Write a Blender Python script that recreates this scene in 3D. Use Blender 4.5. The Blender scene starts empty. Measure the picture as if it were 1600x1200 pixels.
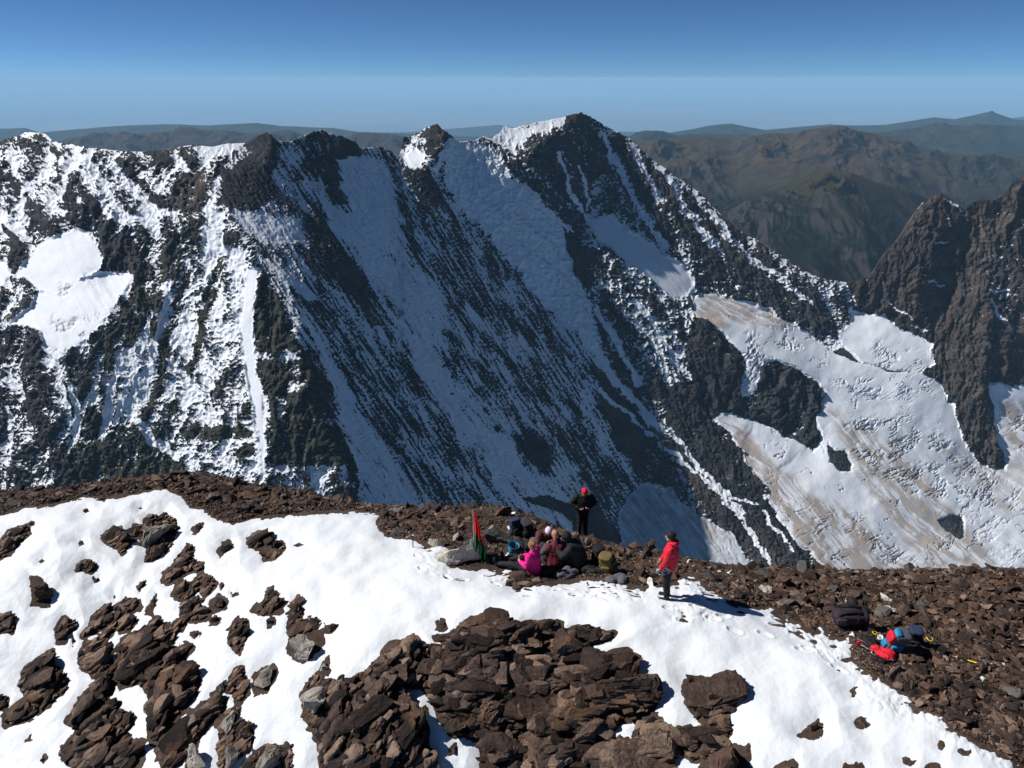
import bpy, bmesh, math, random
import numpy as np
from mathutils import Vector, Matrix

# ------------------------------------------------------------------ camera, sky, sun, exposure
scene = bpy.context.scene
COL = scene.collection
F = 1142.0                       # focal length in pixels of a 1600 px wide picture
HORIZON_V = 122.0
PITCH = math.atan((600.0 - HORIZON_V) / F)
CAM = np.array([0.0, 0.0, 12.0])
cam_data = bpy.data.cameras.new("camera")
cam_data.sensor_width = 36.0
cam_data.lens = 36.0 * F / 1600.0
cam_data.clip_start = 0.5
cam_data.clip_end = 1.5e6
cam = bpy.data.objects.new("camera", cam_data)
cam.location = CAM
cam.rotation_euler = (math.pi / 2 - PITCH, 0, 0)
COL.objects.link(cam)
scene.camera = cam

SUN_EL = math.radians(43.0)
SUN_AZ = math.radians(-82.0)     # measured from +Y (straight ahead) towards +X; so the sun stands on the left
S = np.array([math.sin(SUN_AZ) * math.cos(SUN_EL), math.cos(SUN_AZ) * math.cos(SUN_EL), math.sin(SUN_EL)])
sun_data = bpy.data.lights.new("sun", 'SUN')
sun_data.energy = 4.9
sun_data.angle = math.radians(0.53)
sun_data.color = (1.0, 0.97, 0.93)
sun = bpy.data.objects.new("sun", sun_data)
sun.rotation_euler = Vector(S).to_track_quat('Z', 'Y').to_euler()
sun.location = (-60, 10, 80)
COL.objects.link(sun)

world = bpy.data.worlds.new("World")
scene.world = world
world.use_nodes = True
wn = world.node_tree.nodes
wl = world.node_tree.links
wn.clear()
w_out = wn.new("ShaderNodeOutputWorld")
w_bg = wn.new("ShaderNodeBackground")
w_sky = wn.new("ShaderNodeTexSky")
w_sky.sky_type = 'NISHITA'
w_sky.sun_disc = False
w_sky.sun_elevation = SUN_EL
w_sky.sun_rotation = SUN_AZ
w_sky.altitude = 9000.0
w_sky.air_density = 1.0
w_sky.dust_density = 1.0
w_sky.ozone_density = 2.0
w_bg.inputs[1].default_value = 0.05
w_tint = wn.new("ShaderNodeMix"); w_tint.data_type = 'RGBA'; w_tint.blend_type = 'MULTIPLY'
w_tint.inputs[0].default_value = 1.0
w_tint.inputs[7].default_value = (0.70, 1.02, 1.25, 1)      # clean deep blue high mountain sky
wl.new(w_sky.outputs[0], w_tint.inputs[6])
wl.new(w_tint.outputs[2], w_bg.inputs[0])
wl.new(w_bg.outputs[0], w_out.inputs[0])

scene.view_settings.view_transform = 'Standard'
scene.view_settings.look = 'None'
scene.view_settings.exposure = 0.32
scene.view_settings.gamma = 1.0
scene.render.engine = 'CYCLES'
scene.cycles.use_denoising = True
scene.cycles.volume_bounces = 4
scene.cycles.max_bounces = 8
scene.cycles.diffuse_bounces = 3

# ------------------------------------------------------------------ helpers
CP, SP = math.cos(PITCH), math.sin(PITCH)
FWD = np.array([0.0, CP, -SP]); UPV = np.array([0.0, SP, CP]); RGT = np.array([1.0, 0.0, 0.0])

def ray(u, v):
    """direction through a point of the 1600 x 1200 picture, unit depth along the view axis"""
    a = (np.asarray(u, float) - 800.0) / F
    b = (600.0 - np.asarray(v, float)) / F
    return FWD + a[..., None] * RGT + b[..., None] * UPV

def project(P):
    q = np.asarray(P, float) - CAM
    d = q @ FWD
    return 800 + F * (q @ RGT) / d, 600 - F * (q @ UPV) / d, d

_rng = np.random.default_rng(7)
_PERM = np.concatenate([_rng.permutation(1024)] * 3).astype(np.int32)
_G2 = np.stack([np.cos(np.arange(1024) * 2 * np.pi / 1024 * 37), np.sin(np.arange(1024) * 2 * np.pi / 1024 * 37)], 1).astype(np.float32)
_g3 = _rng.normal(size=(1024, 3)); _G3 = (_g3 / np.linalg.norm(_g3, axis=1)[:, None]).astype(np.float32)

def n2(x, y, seed=0):
    x = np.asarray(x, np.float32) + np.float32(seed * 17.31); y = np.asarray(y, np.float32) + np.float32(seed * 9.77)
    xi = np.floor(x).astype(np.int32); yi = np.floor(y).astype(np.int32)
    xf = x - xi; yf = y - yi
    xi &= 1023; yi &= 1023
    u = xf * xf * xf * (xf * (xf * 6 - 15) + 10); v = yf * yf * yf * (yf * (yf * 6 - 15) + 10)
    def g(i, j):
        h = _G2[_PERM[_PERM[xi + i] + yi + j]]
        return h[..., 0] * (xf - i) + h[..., 1] * (yf - j)
    a = g(0, 0); b = g(1, 0); c = g(0, 1); d = g(1, 1)
    return (a + u * (b - a) + v * (c - a) + u * v * (a - b - c + d)) * 1.5

def n3(p, seed=0):
    p = np.asarray(p, np.float32) + np.float32(seed * 13.7)
    i = np.floor(p).astype(np.int32); f = p - i; i &= 1023
    w = f * f * f * (f * (f * 6 - 15) + 10)
    r = 0
    for a in (0, 1):
        wa = w[..., 0] if a else 1 - w[..., 0]
        for b in (0, 1):
            wb = w[..., 1] if b else 1 - w[..., 1]
            for c in (0, 1):
                wc = w[..., 2] if c else 1 - w[..., 2]
                g = _G3[_PERM[_PERM[_PERM[i[..., 0] + a] + i[..., 1] + b] + i[..., 2] + c]]
                r = r + wa * wb * wc * ((f[..., 0] - a) * g[..., 0] + (f[..., 1] - b) * g[..., 1] + (f[..., 2] - c) * g[..., 2])
    return r * 1.5

def fbm2(x, y, oct=4, seed=0, gain=0.5, lac=2.03):
    r = 0; a = 1; t = 0
    for k in range(oct):
        r = r + a * n2(x, y, seed + k); t += a
        x = x * lac; y = y * lac; a *= gain
    return r / t

def ridged2(x, y, oct=4, seed=0, gain=0.5, lac=2.03):
    r = 0; a = 1; t = 0
    for k in range(oct):
        r = r + a * (1 - 2.2 * np.abs(n2(x, y, seed + k))); t += a
        x = x * lac; y = y * lac; a *= gain
    return r / t

def fbm3(p, oct=3, seed=0, gain=0.5):
    r = 0; a = 1; t = 0
    for k in range(oct):
        r = r + a * n3(p, seed + k); t += a
        p = p * 2.03; a *= gain
    return r / t

def sstep(a, b, x):
    t = np.clip((x - a) / (b - a), 0, 1)
    return t * t * (3 - 2 * t)

def inside(poly, X, Y):
    p = np.asarray(poly, float); r = np.zeros(np.shape(X), bool)
    for (x0, y0), (x1, y1) in zip(p, np.roll(p, -1, 0)):
        if y0 == y1: continue
        c = ((y0 > Y) != (y1 > Y)) & (X < (x1 - x0) * (Y - y0) / (y1 - y0) + x0)
        r ^= c
    return r

def seg_dist(pts, X, Y, closed=True):
    p = np.asarray(pts, float); q = np.roll(p, -1, 0)
    if not closed: p, q = p[:-1], p[1:]
    best = np.full(np.shape(X), 1e18)
    for (x0, y0), (x1, y1) in zip(p, q):
        dx, dy = x1 - x0, y1 - y0
        t = np.clip(((X - x0) * dx + (Y - y0) * dy) / (dx * dx + dy * dy + 1e-12), 0, 1)
        best = np.minimum(best, (X - x0 - t * dx) ** 2 + (Y - y0 - t * dy) ** 2)
    return np.sqrt(best)

def sdf(poly, X, Y):
    """positive inside"""
    return np.where(inside(poly, X, Y), 1, -1) * seg_dist(poly, X, Y)

def mesh_arrays(name, V, faces, mat=None, smooth=True, attrs=None):
    """faces: (n,k) int array"""
    me = bpy.data.meshes.new(name)
    V = np.ascontiguousarray(V, np.float32); faces = np.ascontiguousarray(faces, np.int32)
    n, k = faces.shape
    me.vertices.add(len(V)); me.vertices.foreach_set("co", V.ravel())
    me.loops.add(n * k); me.loops.foreach_set("vertex_index", faces.ravel())
    me.polygons.add(n)
    me.polygons.foreach_set("loop_start", np.arange(n, dtype=np.int32) * k)
    me.polygons.foreach_set("use_smooth", np.full(n, bool(smooth)))
    for an, av in (attrs or {}).items():
        av = np.ascontiguousarray(av, np.float32)
        if av.ndim == 1:
            at = me.attributes.new(an, 'FLOAT', 'POINT'); at.data.foreach_set("value", av)
        else:
            at = me.attributes.new(an, 'FLOAT_COLOR', 'POINT')
            at.data.foreach_set("color", np.concatenate([av, np.ones((len(av), 1), np.float32)], 1).ravel())
    me.update(calc_edges=True)
    if mat: me.materials.append(mat)
    return me

def link(name, me, parent=None, loc=None):
    o = bpy.data.objects.new(name, me); COL.objects.link(o)
    if loc is not None: o.location = loc
    if parent is not None: o.parent = parent
    return o

def tag(o, label, cat, group=None):
    o["label"] = label; o["category"] = cat
    if group: o["group"] = group
    return o

def setting(o, kind="structure", label=None, cat=None):
    o["kind"] = kind
    if label: o["label"] = label
    if cat: o["category"] = cat
    return o

def grid_faces(nr, nc):
    i = (np.arange(nr - 1)[:, None] * nc + np.arange(nc - 1)[None, :]).ravel()
    return np.stack([i, i + nc, i + nc + 1, i + 1], 1)

class NT:
    """small material builder"""
    def __init__(s, name):
        s.m = bpy.data.materials.new(name); s.m.use_nodes = True
        s.t = s.m.node_tree; s.t.nodes.clear()
        s.out = s.t.nodes.new("ShaderNodeOutputMaterial")
        s.b = s.t.nodes.new("ShaderNodeBsdfPrincipled")
        s.t.links.new(s.b.outputs[0], s.out.inputs[0])
        s.b.inputs["Roughness"].default_value = 0.85
        s.b.inputs["Specular IOR Level"].default_value = 0.25
    def n(s, kind, **kw):
        nd = s.t.nodes.new("ShaderNode" + kind)
        for k, v in kw.items(): setattr(nd, k, v)
        return nd
    def l(s, a, b): s.t.links.new(a, b)
    def set(s, sock, v):
        if hasattr(v, "is_linked") or isinstance(v, bpy.types.NodeSocket): s.l(v, sock)
        elif isinstance(v, (tuple, list)) and len(v) == 3 and sock.type == 'RGBA': sock.default_value = (*v, 1)
        else: sock.default_value = v
    def attr(s, name): return s.n("Attribute", attribute_name=name)
    def coord(s, which="Object"): return s.n("TexCoord").outputs[which]
    def noise(s, vec, scale, detail=4, rough=0.55):
        nd = s.n("TexNoise"); s.l(vec, nd.inputs["Vector"])
        nd.inputs["Scale"].default_value = scale; nd.inputs["Detail"].default_value = detail; nd.inputs["Roughness"].default_value = rough
        return nd.outputs["Fac"]
    def math(s, op, a, b=0.0, clamp=False):
        nd = s.n("Math", operation=op, use_clamp=clamp); s.set(nd.inputs[0], a); s.set(nd.inputs[1], b); return nd.outputs[0]
    def mix(s, f, a, b, mode='MIX'):
        nd = s.n("Mix", data_type='RGBA', blend_type=mode); s.set(nd.inputs[0], f); s.set(nd.inputs[6], a); s.set(nd.inputs[7], b); return nd.outputs[2]
    def ramp(s, f, stops):
        nd = s.n("ValToRGB"); s.set(nd.inputs[0], f); e = nd.color_ramp.elements
        while len(e) < len(stops): e.new(0.5)
        for el, (p, c) in zip(e, stops): el.position = p; el.color = (*c, 1) if len(c) == 3 else c
        return nd.outputs[0]
    def maprange(s, x, a, b, c=0.0, d=1.0, smooth=True):
        nd = s.n("MapRange", interpolation_type='SMOOTHSTEP' if smooth else 'LINEAR'); s.set(nd.inputs[0], x)
        for i, v in zip((1, 2, 3, 4), (a, b, c, d)): s.set(nd.inputs[i], v)
        return nd.outputs[0]
    def bump(s, h, dist, strength=1.0):
        nd = s.n("Bump"); s.l(h, nd.inputs["Height"]); nd.inputs["Distance"].default_value = dist; nd.inputs["Strength"].default_value = strength
        s.l(nd.outputs[0], s.b.inputs["Normal"]); return nd
# ------------------------------------------------------------------ the snowy mountain, the glacier and the rocky peak across the valley
def nrm(theta, slope):
    t, s = math.radians(theta), math.radians(slope)
    return np.array([math.sin(t) * math.sin(s), -math.cos(t) * math.sin(s), math.cos(s)])

U0, U1, V0, V1 = -300.0, 1900.0, 150.0, 1070.0
CST = 4.0
cu = np.arange(U0, U1 + 1, CST); cv = np.arange(V0, V1 + 1, CST)
CU, CV = np.meshgrid(cu, cv)
# facing (0 = towards the camera, + = to the right), slope; painted in order
FACES = [
 (None, -14, 47),
 # left upper slopes
 ([(-320,150),(150,150),(170,300),(100,360),(20,440),(-320,420)], -22, 44),
 ([(110,200),(330,200),(330,310),(250,372),(190,360),(150,300)], -8, 46),
 ([(105,357),(150,305),(190,355),(255,368),(240,428),(160,428),(150,375)], 12, 66),
 ([(20,440),(60,385),(108,356),(140,360),(160,400),(158,425),(215,428),(185,470),(150,520),(100,560),(80,565),(65,520),(30,505),(-60,520),(-320,430)], -8, 34),
 ([(330,330),(250,370),(215,430),(150,520),(100,560),(60,780),(270,780),(290,560)], 4, 56),
 ([(335,310),(350,335),(400,400),(412,450),(400,600),(420,780),(255,780),(285,560),(310,430)], -20, 50),
 # shaded face
 ([(335,310),(350,245),(405,205),(425,205),(500,195),(560,218),(612,236),(625,255),(670,262),(690,290),(760,380),(850,470),(940,560),(1000,640),(1060,780),(1060,1100),(620,1100),(560,740),(500,590),(440,480),(400,400)], 64, 56),
 ([(535,205),(615,230),(650,300),(650,410),(560,330)], 70, 61),
 ([(300,222),(395,215),(420,200),(420,260),(385,262),(340,290),(300,250)], -10, 45),
 ([(405,425),(440,440),(480,500),(505,560),(525,640),(560,790),(415,790),(425,600),(393,500)], 14, 67),
 ([(480,490),(505,560),(530,640),(585,790),(545,790),(520,690),(470,600),(468,500)], 72, 66),
 # small sharp peak
 ([(618,240),(650,205),(681,190),(700,225),(672,264),(640,264)], -58, 50),
 ([(681,190),(716,215),(700,262),(680,280),(670,264),(694,228)], 62, 60),
 # central snow slope
 ([(690,230),(716,217),(760,215),(800,250),(860,330),(890,360),(900,400),(920,450),(925,470),(1010,640),(1000,640),(940,560),(850,470),(760,380),(690,290)], 47, 42),
 ([(790,345),(850,325),(895,365),(925,455),(1005,610),(990,620),(940,560),(850,470),(800,410)], 36, 40),
 # main summit
 ([(730,215),(785,200),(850,185),(905,172),(925,182),(880,207),(830,228),(800,262),(760,232)], -35, 34),
 ([(820,232),(880,207),(905,182),(940,200),(960,235),(925,320),(905,372),(880,345),(840,290)], 50, 64),
 ([(925,180),(1010,235),(1110,305),(1240,405),(1320,435),(1340,480),(1322,522),(1230,502),(1150,462),(1085,440),(1040,392),(960,332),(920,330),(945,240)], 24, 51),
 ([(895,345),(955,338),(1030,390),(1088,440),(1095,480),(1062,522),(1020,470),(930,380)], 33, 40),
 ([(880,360),(930,400),(1000,450),(1080,540),(1130,640),(1200,760),(1310,900),(1330,1100),(1040,1100),(1010,700),(960,560),(920,470)], 24, 47),
 ([(850,520),(900,560),(960,650),(1040,720),(1050,760),(990,770),(930,700),(870,600)], 36, 52),
 ([(965,790),(1000,755),(1045,762),(1090,805),(1140,830),(1200,900),(1220,1100),(980,1100)], 20, 27),
 # glacier
 ([(1080,466),(1110,460),(1200,482),(1232,505),(1300,547),(1320,520),(1338,478),(1400,500),(1458,530),(1455,572),(1490,620),(1530,705),(1565,738),(1600,728),(1940,720),(1940,1100),(1330,1100),(1292,890),(1200,760),(1120,650),(1130,560)], 14, 25),
 ([(1085,485),(1150,528),(1205,560),(1255,580),(1290,612),(1282,640),(1275,705),(1205,665),(1118,642),(1090,560)], 16, 58),
 ([(1120,645),(1200,665),(1275,705),(1330,740),(1420,860),(1440,1100),(1330,1100),(1292,890),(1200,760)], 26, 31),
 # right hand rock peaks
 ([(1322,440),(1370,412),(1420,345),(1470,300),(1512,325),(1560,300),(1600,270),(1940,210),(1940,600),(1552,600),(1570,735),(1530,722),(1500,640),(1455,570),(1452,522),(1340,487)], -8, 57),
 ([(1470,302),(1512,328),(1508,400),(1470,480),(1450,520),(1420,490),(1440,400)], 30, 60),
 ([(1530,420),(1560,430),(1940,350),(1940,600),(1552,600),(1572,735),(1555,700),(1535,600)], 28, 62),
]
THC = np.zeros(CU.shape); NX = np.zeros(CU.shape + (3,))
for poly, th, sl in FACES:
    m = np.ones(CU.shape, bool) if poly is None else inside(poly, CU + 10 * fbm2(CU / 40, CV / 40, 3, 3), CV + 10 * fbm2(CU / 40, CV / 40, 3, 5))
    NX[m] = nrm(th, sl)
def blur(A, k):
    for _ in range(k):
        P = np.pad(A, [(1, 1), (1, 1)] + [(0, 0)] * (A.ndim - 2), mode='edge')
        A = (P[:-2, 1:-1] + P[2:, 1:-1] + P[1:-1, :-2] + P[1:-1, 2:] + 2 * A) / 6
    return A
NX = blur(NX, 3); NX /= np.linalg.norm(NX, axis=2)[..., None]
R = ray(CU, CV)
nr_ = np.minimum((NX * R).sum(2), -0.16)
GU = -(NX @ RGT) / F / nr_ * CST          # d(log depth) per cell
GV = (NX @ UPV) / F / nr_ * CST
def poisson(gu, gv):
    nr, nc = gu.shape
    fu = np.zeros((nr, nc)); fu[:, :-1] = 0.5 * (gu[:, :-1] + gu[:, 1:])
    fv = np.zeros((nr, nc)); fv[:-1] = 0.5 * (gv[:-1] + gv[1:])
    div = fu.copy(); div[:, 1:] -= fu[:, :-1]; div += fv; div[1:] -= fv[:-1]
    D = np.concatenate([div, div[:, ::-1]], 1); D = np.concatenate([D, D[::-1]], 0)
    H = np.fft.rfft2(D)
    ky = np.cos(2 * np.pi * np.fft.fftfreq(2 * nr))[:, None]; kx = np.cos(2 * np.pi * np.fft.rfftfreq(2 * nc))[None, :]
    den = 2 * ky + 2 * kx - 4; den[0, 0] = 1
    H = H / den; H[0, 0] = 0
    return np.fft.irfft2(H, s=(2 * nr, 2 * nc))[:nr, :nc]
Q = poisson(GU, GV)
def samp(A, u, v):
    x = np.clip((np.asarray(u, float) - U0) / CST, 0, A.shape[1] - 1.001); y = np.clip((np.asarray(v, float) - V0) / CST, 0, A.shape[0] - 1.001)
    i = x.astype(int); j = y.astype(int); fx = x - i; fy = y - j
    if A.ndim == 3: fx = fx[..., None]; fy = fy[..., None]
    return (A[j, i] * (1 - fx) + A[j, i + 1] * fx) * (1 - fy) + (A[j + 1, i] * (1 - fx) + A[j + 1, i + 1] * fx) * fy
Q = Q - samp(Q, np.array([905.0]), np.array([190.0]))[0] + math.log(2300.0)

CREST = [(-320,235),(-60,228),(0,222),(12,216),(45,206),(70,208),(84,220),(110,226),(160,233),(205,238),(255,236),(280,229),(318,228),(330,230),(355,225),(392,223),(403,212),(415,206),(424,209),(436,222),(455,220),(470,213),(490,205),(505,202),(515,209),(540,215),(556,222),(562,232),(580,231),(597,230),(610,236),(622,250),(626,236),(632,215),(652,209),(668,199),(684,193),(694,204),(706,212),(716,222),(740,220),(752,214),(768,216),(780,208),(788,197),(800,201),(818,197),(850,190),(880,184),(893,178),(908,176),(920,181),(934,190),(960,203),(985,217),(1010,240),(1030,256),(1060,278),(1090,297),(1110,318),(1130,338),(1160,362),(1190,380),(1225,402),(1260,425),(1290,437),(1320,441),(1345,437),(1366,424),(1374,408),(1390,385),(1405,372),(1418,352),(1428,335),(1442,315),(1458,305),(1470,302),(1484,310),(1498,322),(1506,328),(1520,315),(1538,311),(1556,312),(1572,298),(1585,282),(1600,274),(1640,255),(1940,220)]
cx_, cy_ = np.array(CREST, float).T
NCOL, NROW = 1860, 800
fu_ = np.linspace(U0, U1, NCOL)
crest = np.interp(fu_, cx_, cy_)
snowcrest = np.zeros(NCOL)
jag = 2.6 * ridged2(fu_ / 14, fu_ * 0 + 3.3, 4, 11) + 1.4 * n2(fu_ / 3.1, fu_ * 0, 4)
calm = np.zeros(NCOL)
for a, b in ((165, 260), (282, 398), (562, 612), (716, 745), (795, 885), (1290, 1350)):
    calm = np.maximum(calm, sstep(a - 12, a + 12, fu_) * (1 - sstep(b - 12, b + 12, fu_)))
crest = crest + jag * (1 - 0.85 * calm) - 0.5
tt = np.linspace(0, 1, NROW)
FV = crest[None, :] + (tt[:, None] ** 1.0) * (V1 - 8 - crest[None, :])
FU = np.broadcast_to(fu_[None, :], FV.shape).copy()

# ---- snow cover: > 0 snow, < 0 bare rock
W1 = fbm2(FU / 26, FV / 26, 4, 21); W2 = fbm2(FU / 26, FV / 26, 4, 31)
WU = FU + 9 * W1; WV = FV + 9 * W2
def mask(poly, soft=6.0, warp=1.0):
    """smooth 0..1 inside a traced outline with a ragged edge"""
    p = np.asarray(poly, float); x0, y0 = p.min(0) - 40; x1, y1 = p.max(0) + 40
    m = np.zeros(FU.shape, np.float32)
    sel = (FU > x0) & (FU < x1) & (FV > y0) & (FV < y1)
    X = FU[sel] + (WU - FU)[sel] * warp; Y = FV[sel] + (WV - FV)[sel] * warp
    m[sel] = sstep(-soft, soft, sdf(poly, X, Y))
    return m
def rot(deg):
    """coordinates along a fall line that runs deg from straight down (positive = towards the right), and across it"""
    a = math.radians(deg); dx, dy = math.sin(a), math.cos(a)
    return FU * dx + FV * dy, FU * dy - FV * dx       # along, across

# areas with their own fall line
m_shade = mask([(335,310),(350,245),(405,205),(425,205),(500,190),(560,210),(612,230),(625,255),(670,262),(690,290),(760,380),(850,470),(940,560),(1000,640),(1060,780),(1060,1100),(600,1100),(560,740),(500,590),(440,480),(400,400)], 8)
m_right = mask([(690,215),(905,160),(1010,230),(1110,305),(1240,400),(1325,430),(1340,480),(1322,522),(1230,502),(1150,462),(1130,560),(1130,640),(1210,760),(1330,1100),(1060,1100),(1000,640),(940,560),(850,470),(690,290)], 8)
m_glac = mask([(1080,468),(1110,460),(1200,480),(1232,503),(1300,547),(1318,540),(1310,520),(1330,502),(1328,480),(1345,488),(1380,492),(1400,510),(1455,535),(1458,565),(1440,585),(1470,600),(1490,640),(1505,690),(1530,725),(1560,737),(1572,728),(1560,690),(1545,650),(1540,605),(1550,598),(1600,602),(1960,610),(1960,1110),(1330,1110),(1292,890),(1258,855),(1230,830),(1200,775),(1180,740),(1150,690),(1120,655),(1135,640),(1160,655),(1190,655),(1240,685),(1275,700),(1282,690),(1275,650),(1290,612),(1255,580),(1210,566),(1190,560),(1180,610),(1160,620),(1160,570),(1120,540),(1085,500)], 4, 1.1)
m_peak = mask([(1322,435),(1370,405),(1420,335),(1470,295),(1512,320),(1560,295),(1600,265),(1960,200),(1960,605),(1600,602),(1550,598),(1540,605),(1545,650),(1560,690),(1572,728),(1555,735),(1530,722),(1505,690),(1490,640),(1470,600),(1440,585),(1458,565),(1455,535),(1400,510),(1380,492),(1345,488)], 5, 0.5)
m_left = np.clip(1 - m_shade - m_right - m_glac - m_peak, 0, 1)

def ribs(deg, la, lc, oct, seed):
    al, ac = rot(deg)
    w = 0.6 * fbm2(FU / (2.2 * lc), FV / (2.2 * lc), 3, seed + 50)
    return ridged2(ac / lc + w, al / la, oct, seed, 0.55)
rib = (m_shade * ribs(33, 150, 34, 5, 1) + m_right * ribs(30, 120, 36, 5, 2) + m_left * ribs(-8, 110, 46, 6, 3)
       + m_peak * ribs(-6, 120, 34, 5, 4))
fine = (m_shade * ribs(33, 120, 7, 4, 61) + m_right * ribs(24, 22, 9, 4, 62) + m_left * ribs(12, 20, 10, 4, 63)
        + m_peak * ribs(-4, 30, 8, 4, 64))
# tilted rock beds crossing the lit faces
bed = ridged2((FV + 0.45 * FU) / 9 + 1.5 * W1, (FU - 0.45 * FV) / 60, 3, 71)
chaos = ridged2(FU / 22, FV / 22, 5, 81, 0.6)

cover = 0.05 * np.ones(FU.shape)
def paint(poly, val, soft=6.0, warp=1.0):
    global cover
    m = mask(poly, soft, warp); cover = cover * (1 - m) + val * m
# values: 1 pure snow, -1 pure rock, about 0 a mixture
paint([(-330,150),(160,150),(200,330),(100,380),(20,440),(-330,450)], 0.22, 20)
paint([(-330,425),(20,430),(110,360),(160,400),(230,420),(100,570),(-330,560)], -0.05, 15)
paint([(20,250),(60,262),(62,215),(30,225)], 0.35)
paint([(0,225),(20,205),(60,200),(90,225),(100,250),(70,262),(20,250)], 0.0)
paint([(95,225),(125,255),(150,295),(165,330),(195,340),(235,335),(225,365),(180,345),(160,340),(150,305),(125,270),(100,240)], 0.75)
paint([(228,295),(258,303),(262,320),(290,322),(282,330),(262,340),(248,372),(232,362),(205,345),(222,320)], 0.9)
paint([(160,236),(250,232),(240,260),(262,275),(300,262),(300,225),(340,240),(325,290),(300,330),(262,330),(190,270)], 0.05)
paint([(235,248),(275,240),(315,245),(300,262),(270,262),(250,255)], -0.6, 8)
paint([(300,270),(330,255),(325,300),(300,340),(258,322),(270,290)], -0.5, 10)
paint([(320,238),(360,245),(362,275),(335,310),(320,310)], 0.3)
paint([(285,228),(398,222),(390,245),(330,238)], 0.85)
paint([(105,350),(120,320),(150,318),(165,350),(200,355),(250,372),(245,395),(222,428),(160,426),(158,395),(140,360)], -0.5, 12)
paint([(50,345),(105,322),(150,318),(150,345),(108,355),(60,388),(25,430),(0,405),(10,380)], -0.25, 12)
# hanging snowfields
paint([(22,436),(60,385),(75,372),(84,374),(108,356),(138,362),(160,402),(157,422),(120,440),(85,458),(60,452),(40,436)], 1.6, 3, 0.5)
paint([(60,455),(85,458),(122,440),(158,426),(212,429),(190,465),(165,500),(150,520),(140,528),(110,548),(85,567),(70,545),(65,520),(45,508),(12,508),(50,480)], 1.6, 3, 0.5)
paint([(-330,400),(10,405),(20,430),(0,455),(-330,480)], 1.2, 4)
paint([(-330,585),(10,590),(30,600),(20,622),(0,648),(-330,700)], 1.5, 3, 0.5)
paint([(-330,515),(40,512),(70,560),(85,570),(150,525),(150,600),(110,640),(40,640),(30,595),(-330,585)], -0.22, 14)
# buttress left of the arete
paint([(325,330),(250,375),(215,440),(150,525),(130,580),(200,590),(240,520),(270,430),(325,350)], -0.22, 10)
paint([(330,318),(340,330),(352,362),(345,400),(330,480),(312,530),(262,560),(270,480),(290,420),(315,372)], 0.42, 8)
paint([(345,370),(400,412),(404,440),(385,500),(330,620),(280,640),(255,620),(265,560),(312,530),(330,470)], 0.40, 10)
paint([(385,420),(404,420),(396,480),(400,540),(408,600),(412,660),(416,745),(400,740),(396,640),(388,600),(376,520)], 1.4, 4, 0.4)
paint([(322,330),(336,312),(350,372),(356,400),(330,400),(318,380)], 1.0, 6)
paint([(180,560),(215,500),(240,520),(235,600),(205,680),(160,690),(180,620)], 0.25, 10)
paint([(-330,600),(40,600),(140,640),(260,680),(300,760),(-330,800)], -0.16, 14)
paint([(120,690),(260,680),(290,740),(300,800),(100,800)], -0.45, 14)
paint([(285,640),(330,630),(395,650),(410,740),(300,735),(280,690)], 0.28, 8)
paint([(280,660),(340,665),(400,672),(395,682),(330,690),(285,686)], -0.55, 5)
paint([(330,726),(400,690),(398,712),(350,712)], -0.5, 5)
for pl, w in (([(112,598),(122,650),(118,690)],3.5),([(190,555),(175,610),(160,680)],4.5),([(205,545),(215,600),(205,640),(240,690),(275,712)],5),([(240,470),(225,540),(200,600),(180,660)],4.5),([(265,440),(250,520),(225,600)],4),
              ([(15,640),(20,700),(15,725)],3),([(90,590),(103,620),(110,660)],3),([(300,620),(285,660),(270,690)],3.5),([(345,385),(320,470),(300,540)],4),([(150,600),(130,640)],3)):
    x0, y0 = np.min(pl, 0) - 30; x1, y1 = np.max(pl, 0) + 30
    sel = (FU > x0) & (FU < x1) & (FV > y0) & (FV < y1)
    d = seg_dist(pl, WU[sel], WV[sel], False); k = 1 - sstep(w * 0.4, w * 1.8, d)
    cover[sel] = cover[sel] * (1 - k) + 0.9 * k
for val, w, lines in ((-0.75, 5.0, ([(90,245),(118,325),(108,352)], [(130,300),(160,345),(190,400),(235,430)], [(262,390),(235,480),(200,540)], [(292,430),(262,520),(250,600),(225,650)], [(345,400),(318,500),(300,580)], [(205,470),(165,530)], [(40,620),(70,680),(60,740)], [(150,640),(150,740)], [(75,590),(45,650)], [(20,290),(60,330),(50,350)], [(190,250),(235,300),(250,320)])),
                      (0.95, 4.0, ([(112,228),(150,270),(176,310),(198,340),(230,352)], [(95,250),(106,288)], [(60,300),(100,330)], [(0,330),(40,370)], [(270,245),(300,270)], [(180,262),(215,310)], [(15,240),(40,290),(35,320)]))):
    for pl in lines:
        x0, y0 = np.min(pl, 0) - 30; x1, y1 = np.max(pl, 0) + 30
        sel = (FU > x0) & (FU < x1) & (FV > y0) & (FV < y1)
        d = seg_dist(pl, WU[sel], WV[sel], False); k = 0.85 * (1 - sstep(w * 0.3, w * 2.2, d)); cover[sel] = cover[sel] * (1 - k) + val * k
# rock pillar
paint([(408,425),(440,440),(480,500),(508,560),(530,640),(560,760),(560,800),(418,800),(424,640),(404,590),(396,500)], -0.60, 5, 0.6)
paint([(396,548),(420,552),(470,545),(468,562),(420,562),(398,560)], 0.35, 4)
paint([(450,595),(468,600),(466,615),(452,612)], 0.3, 4)
paint([(432,620),(446,625),(446,660),(434,655)], 0.25, 4)
paint([(420,728),(540,725),(555,765),(500,772),(420,770)], 0.12, 5)
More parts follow.
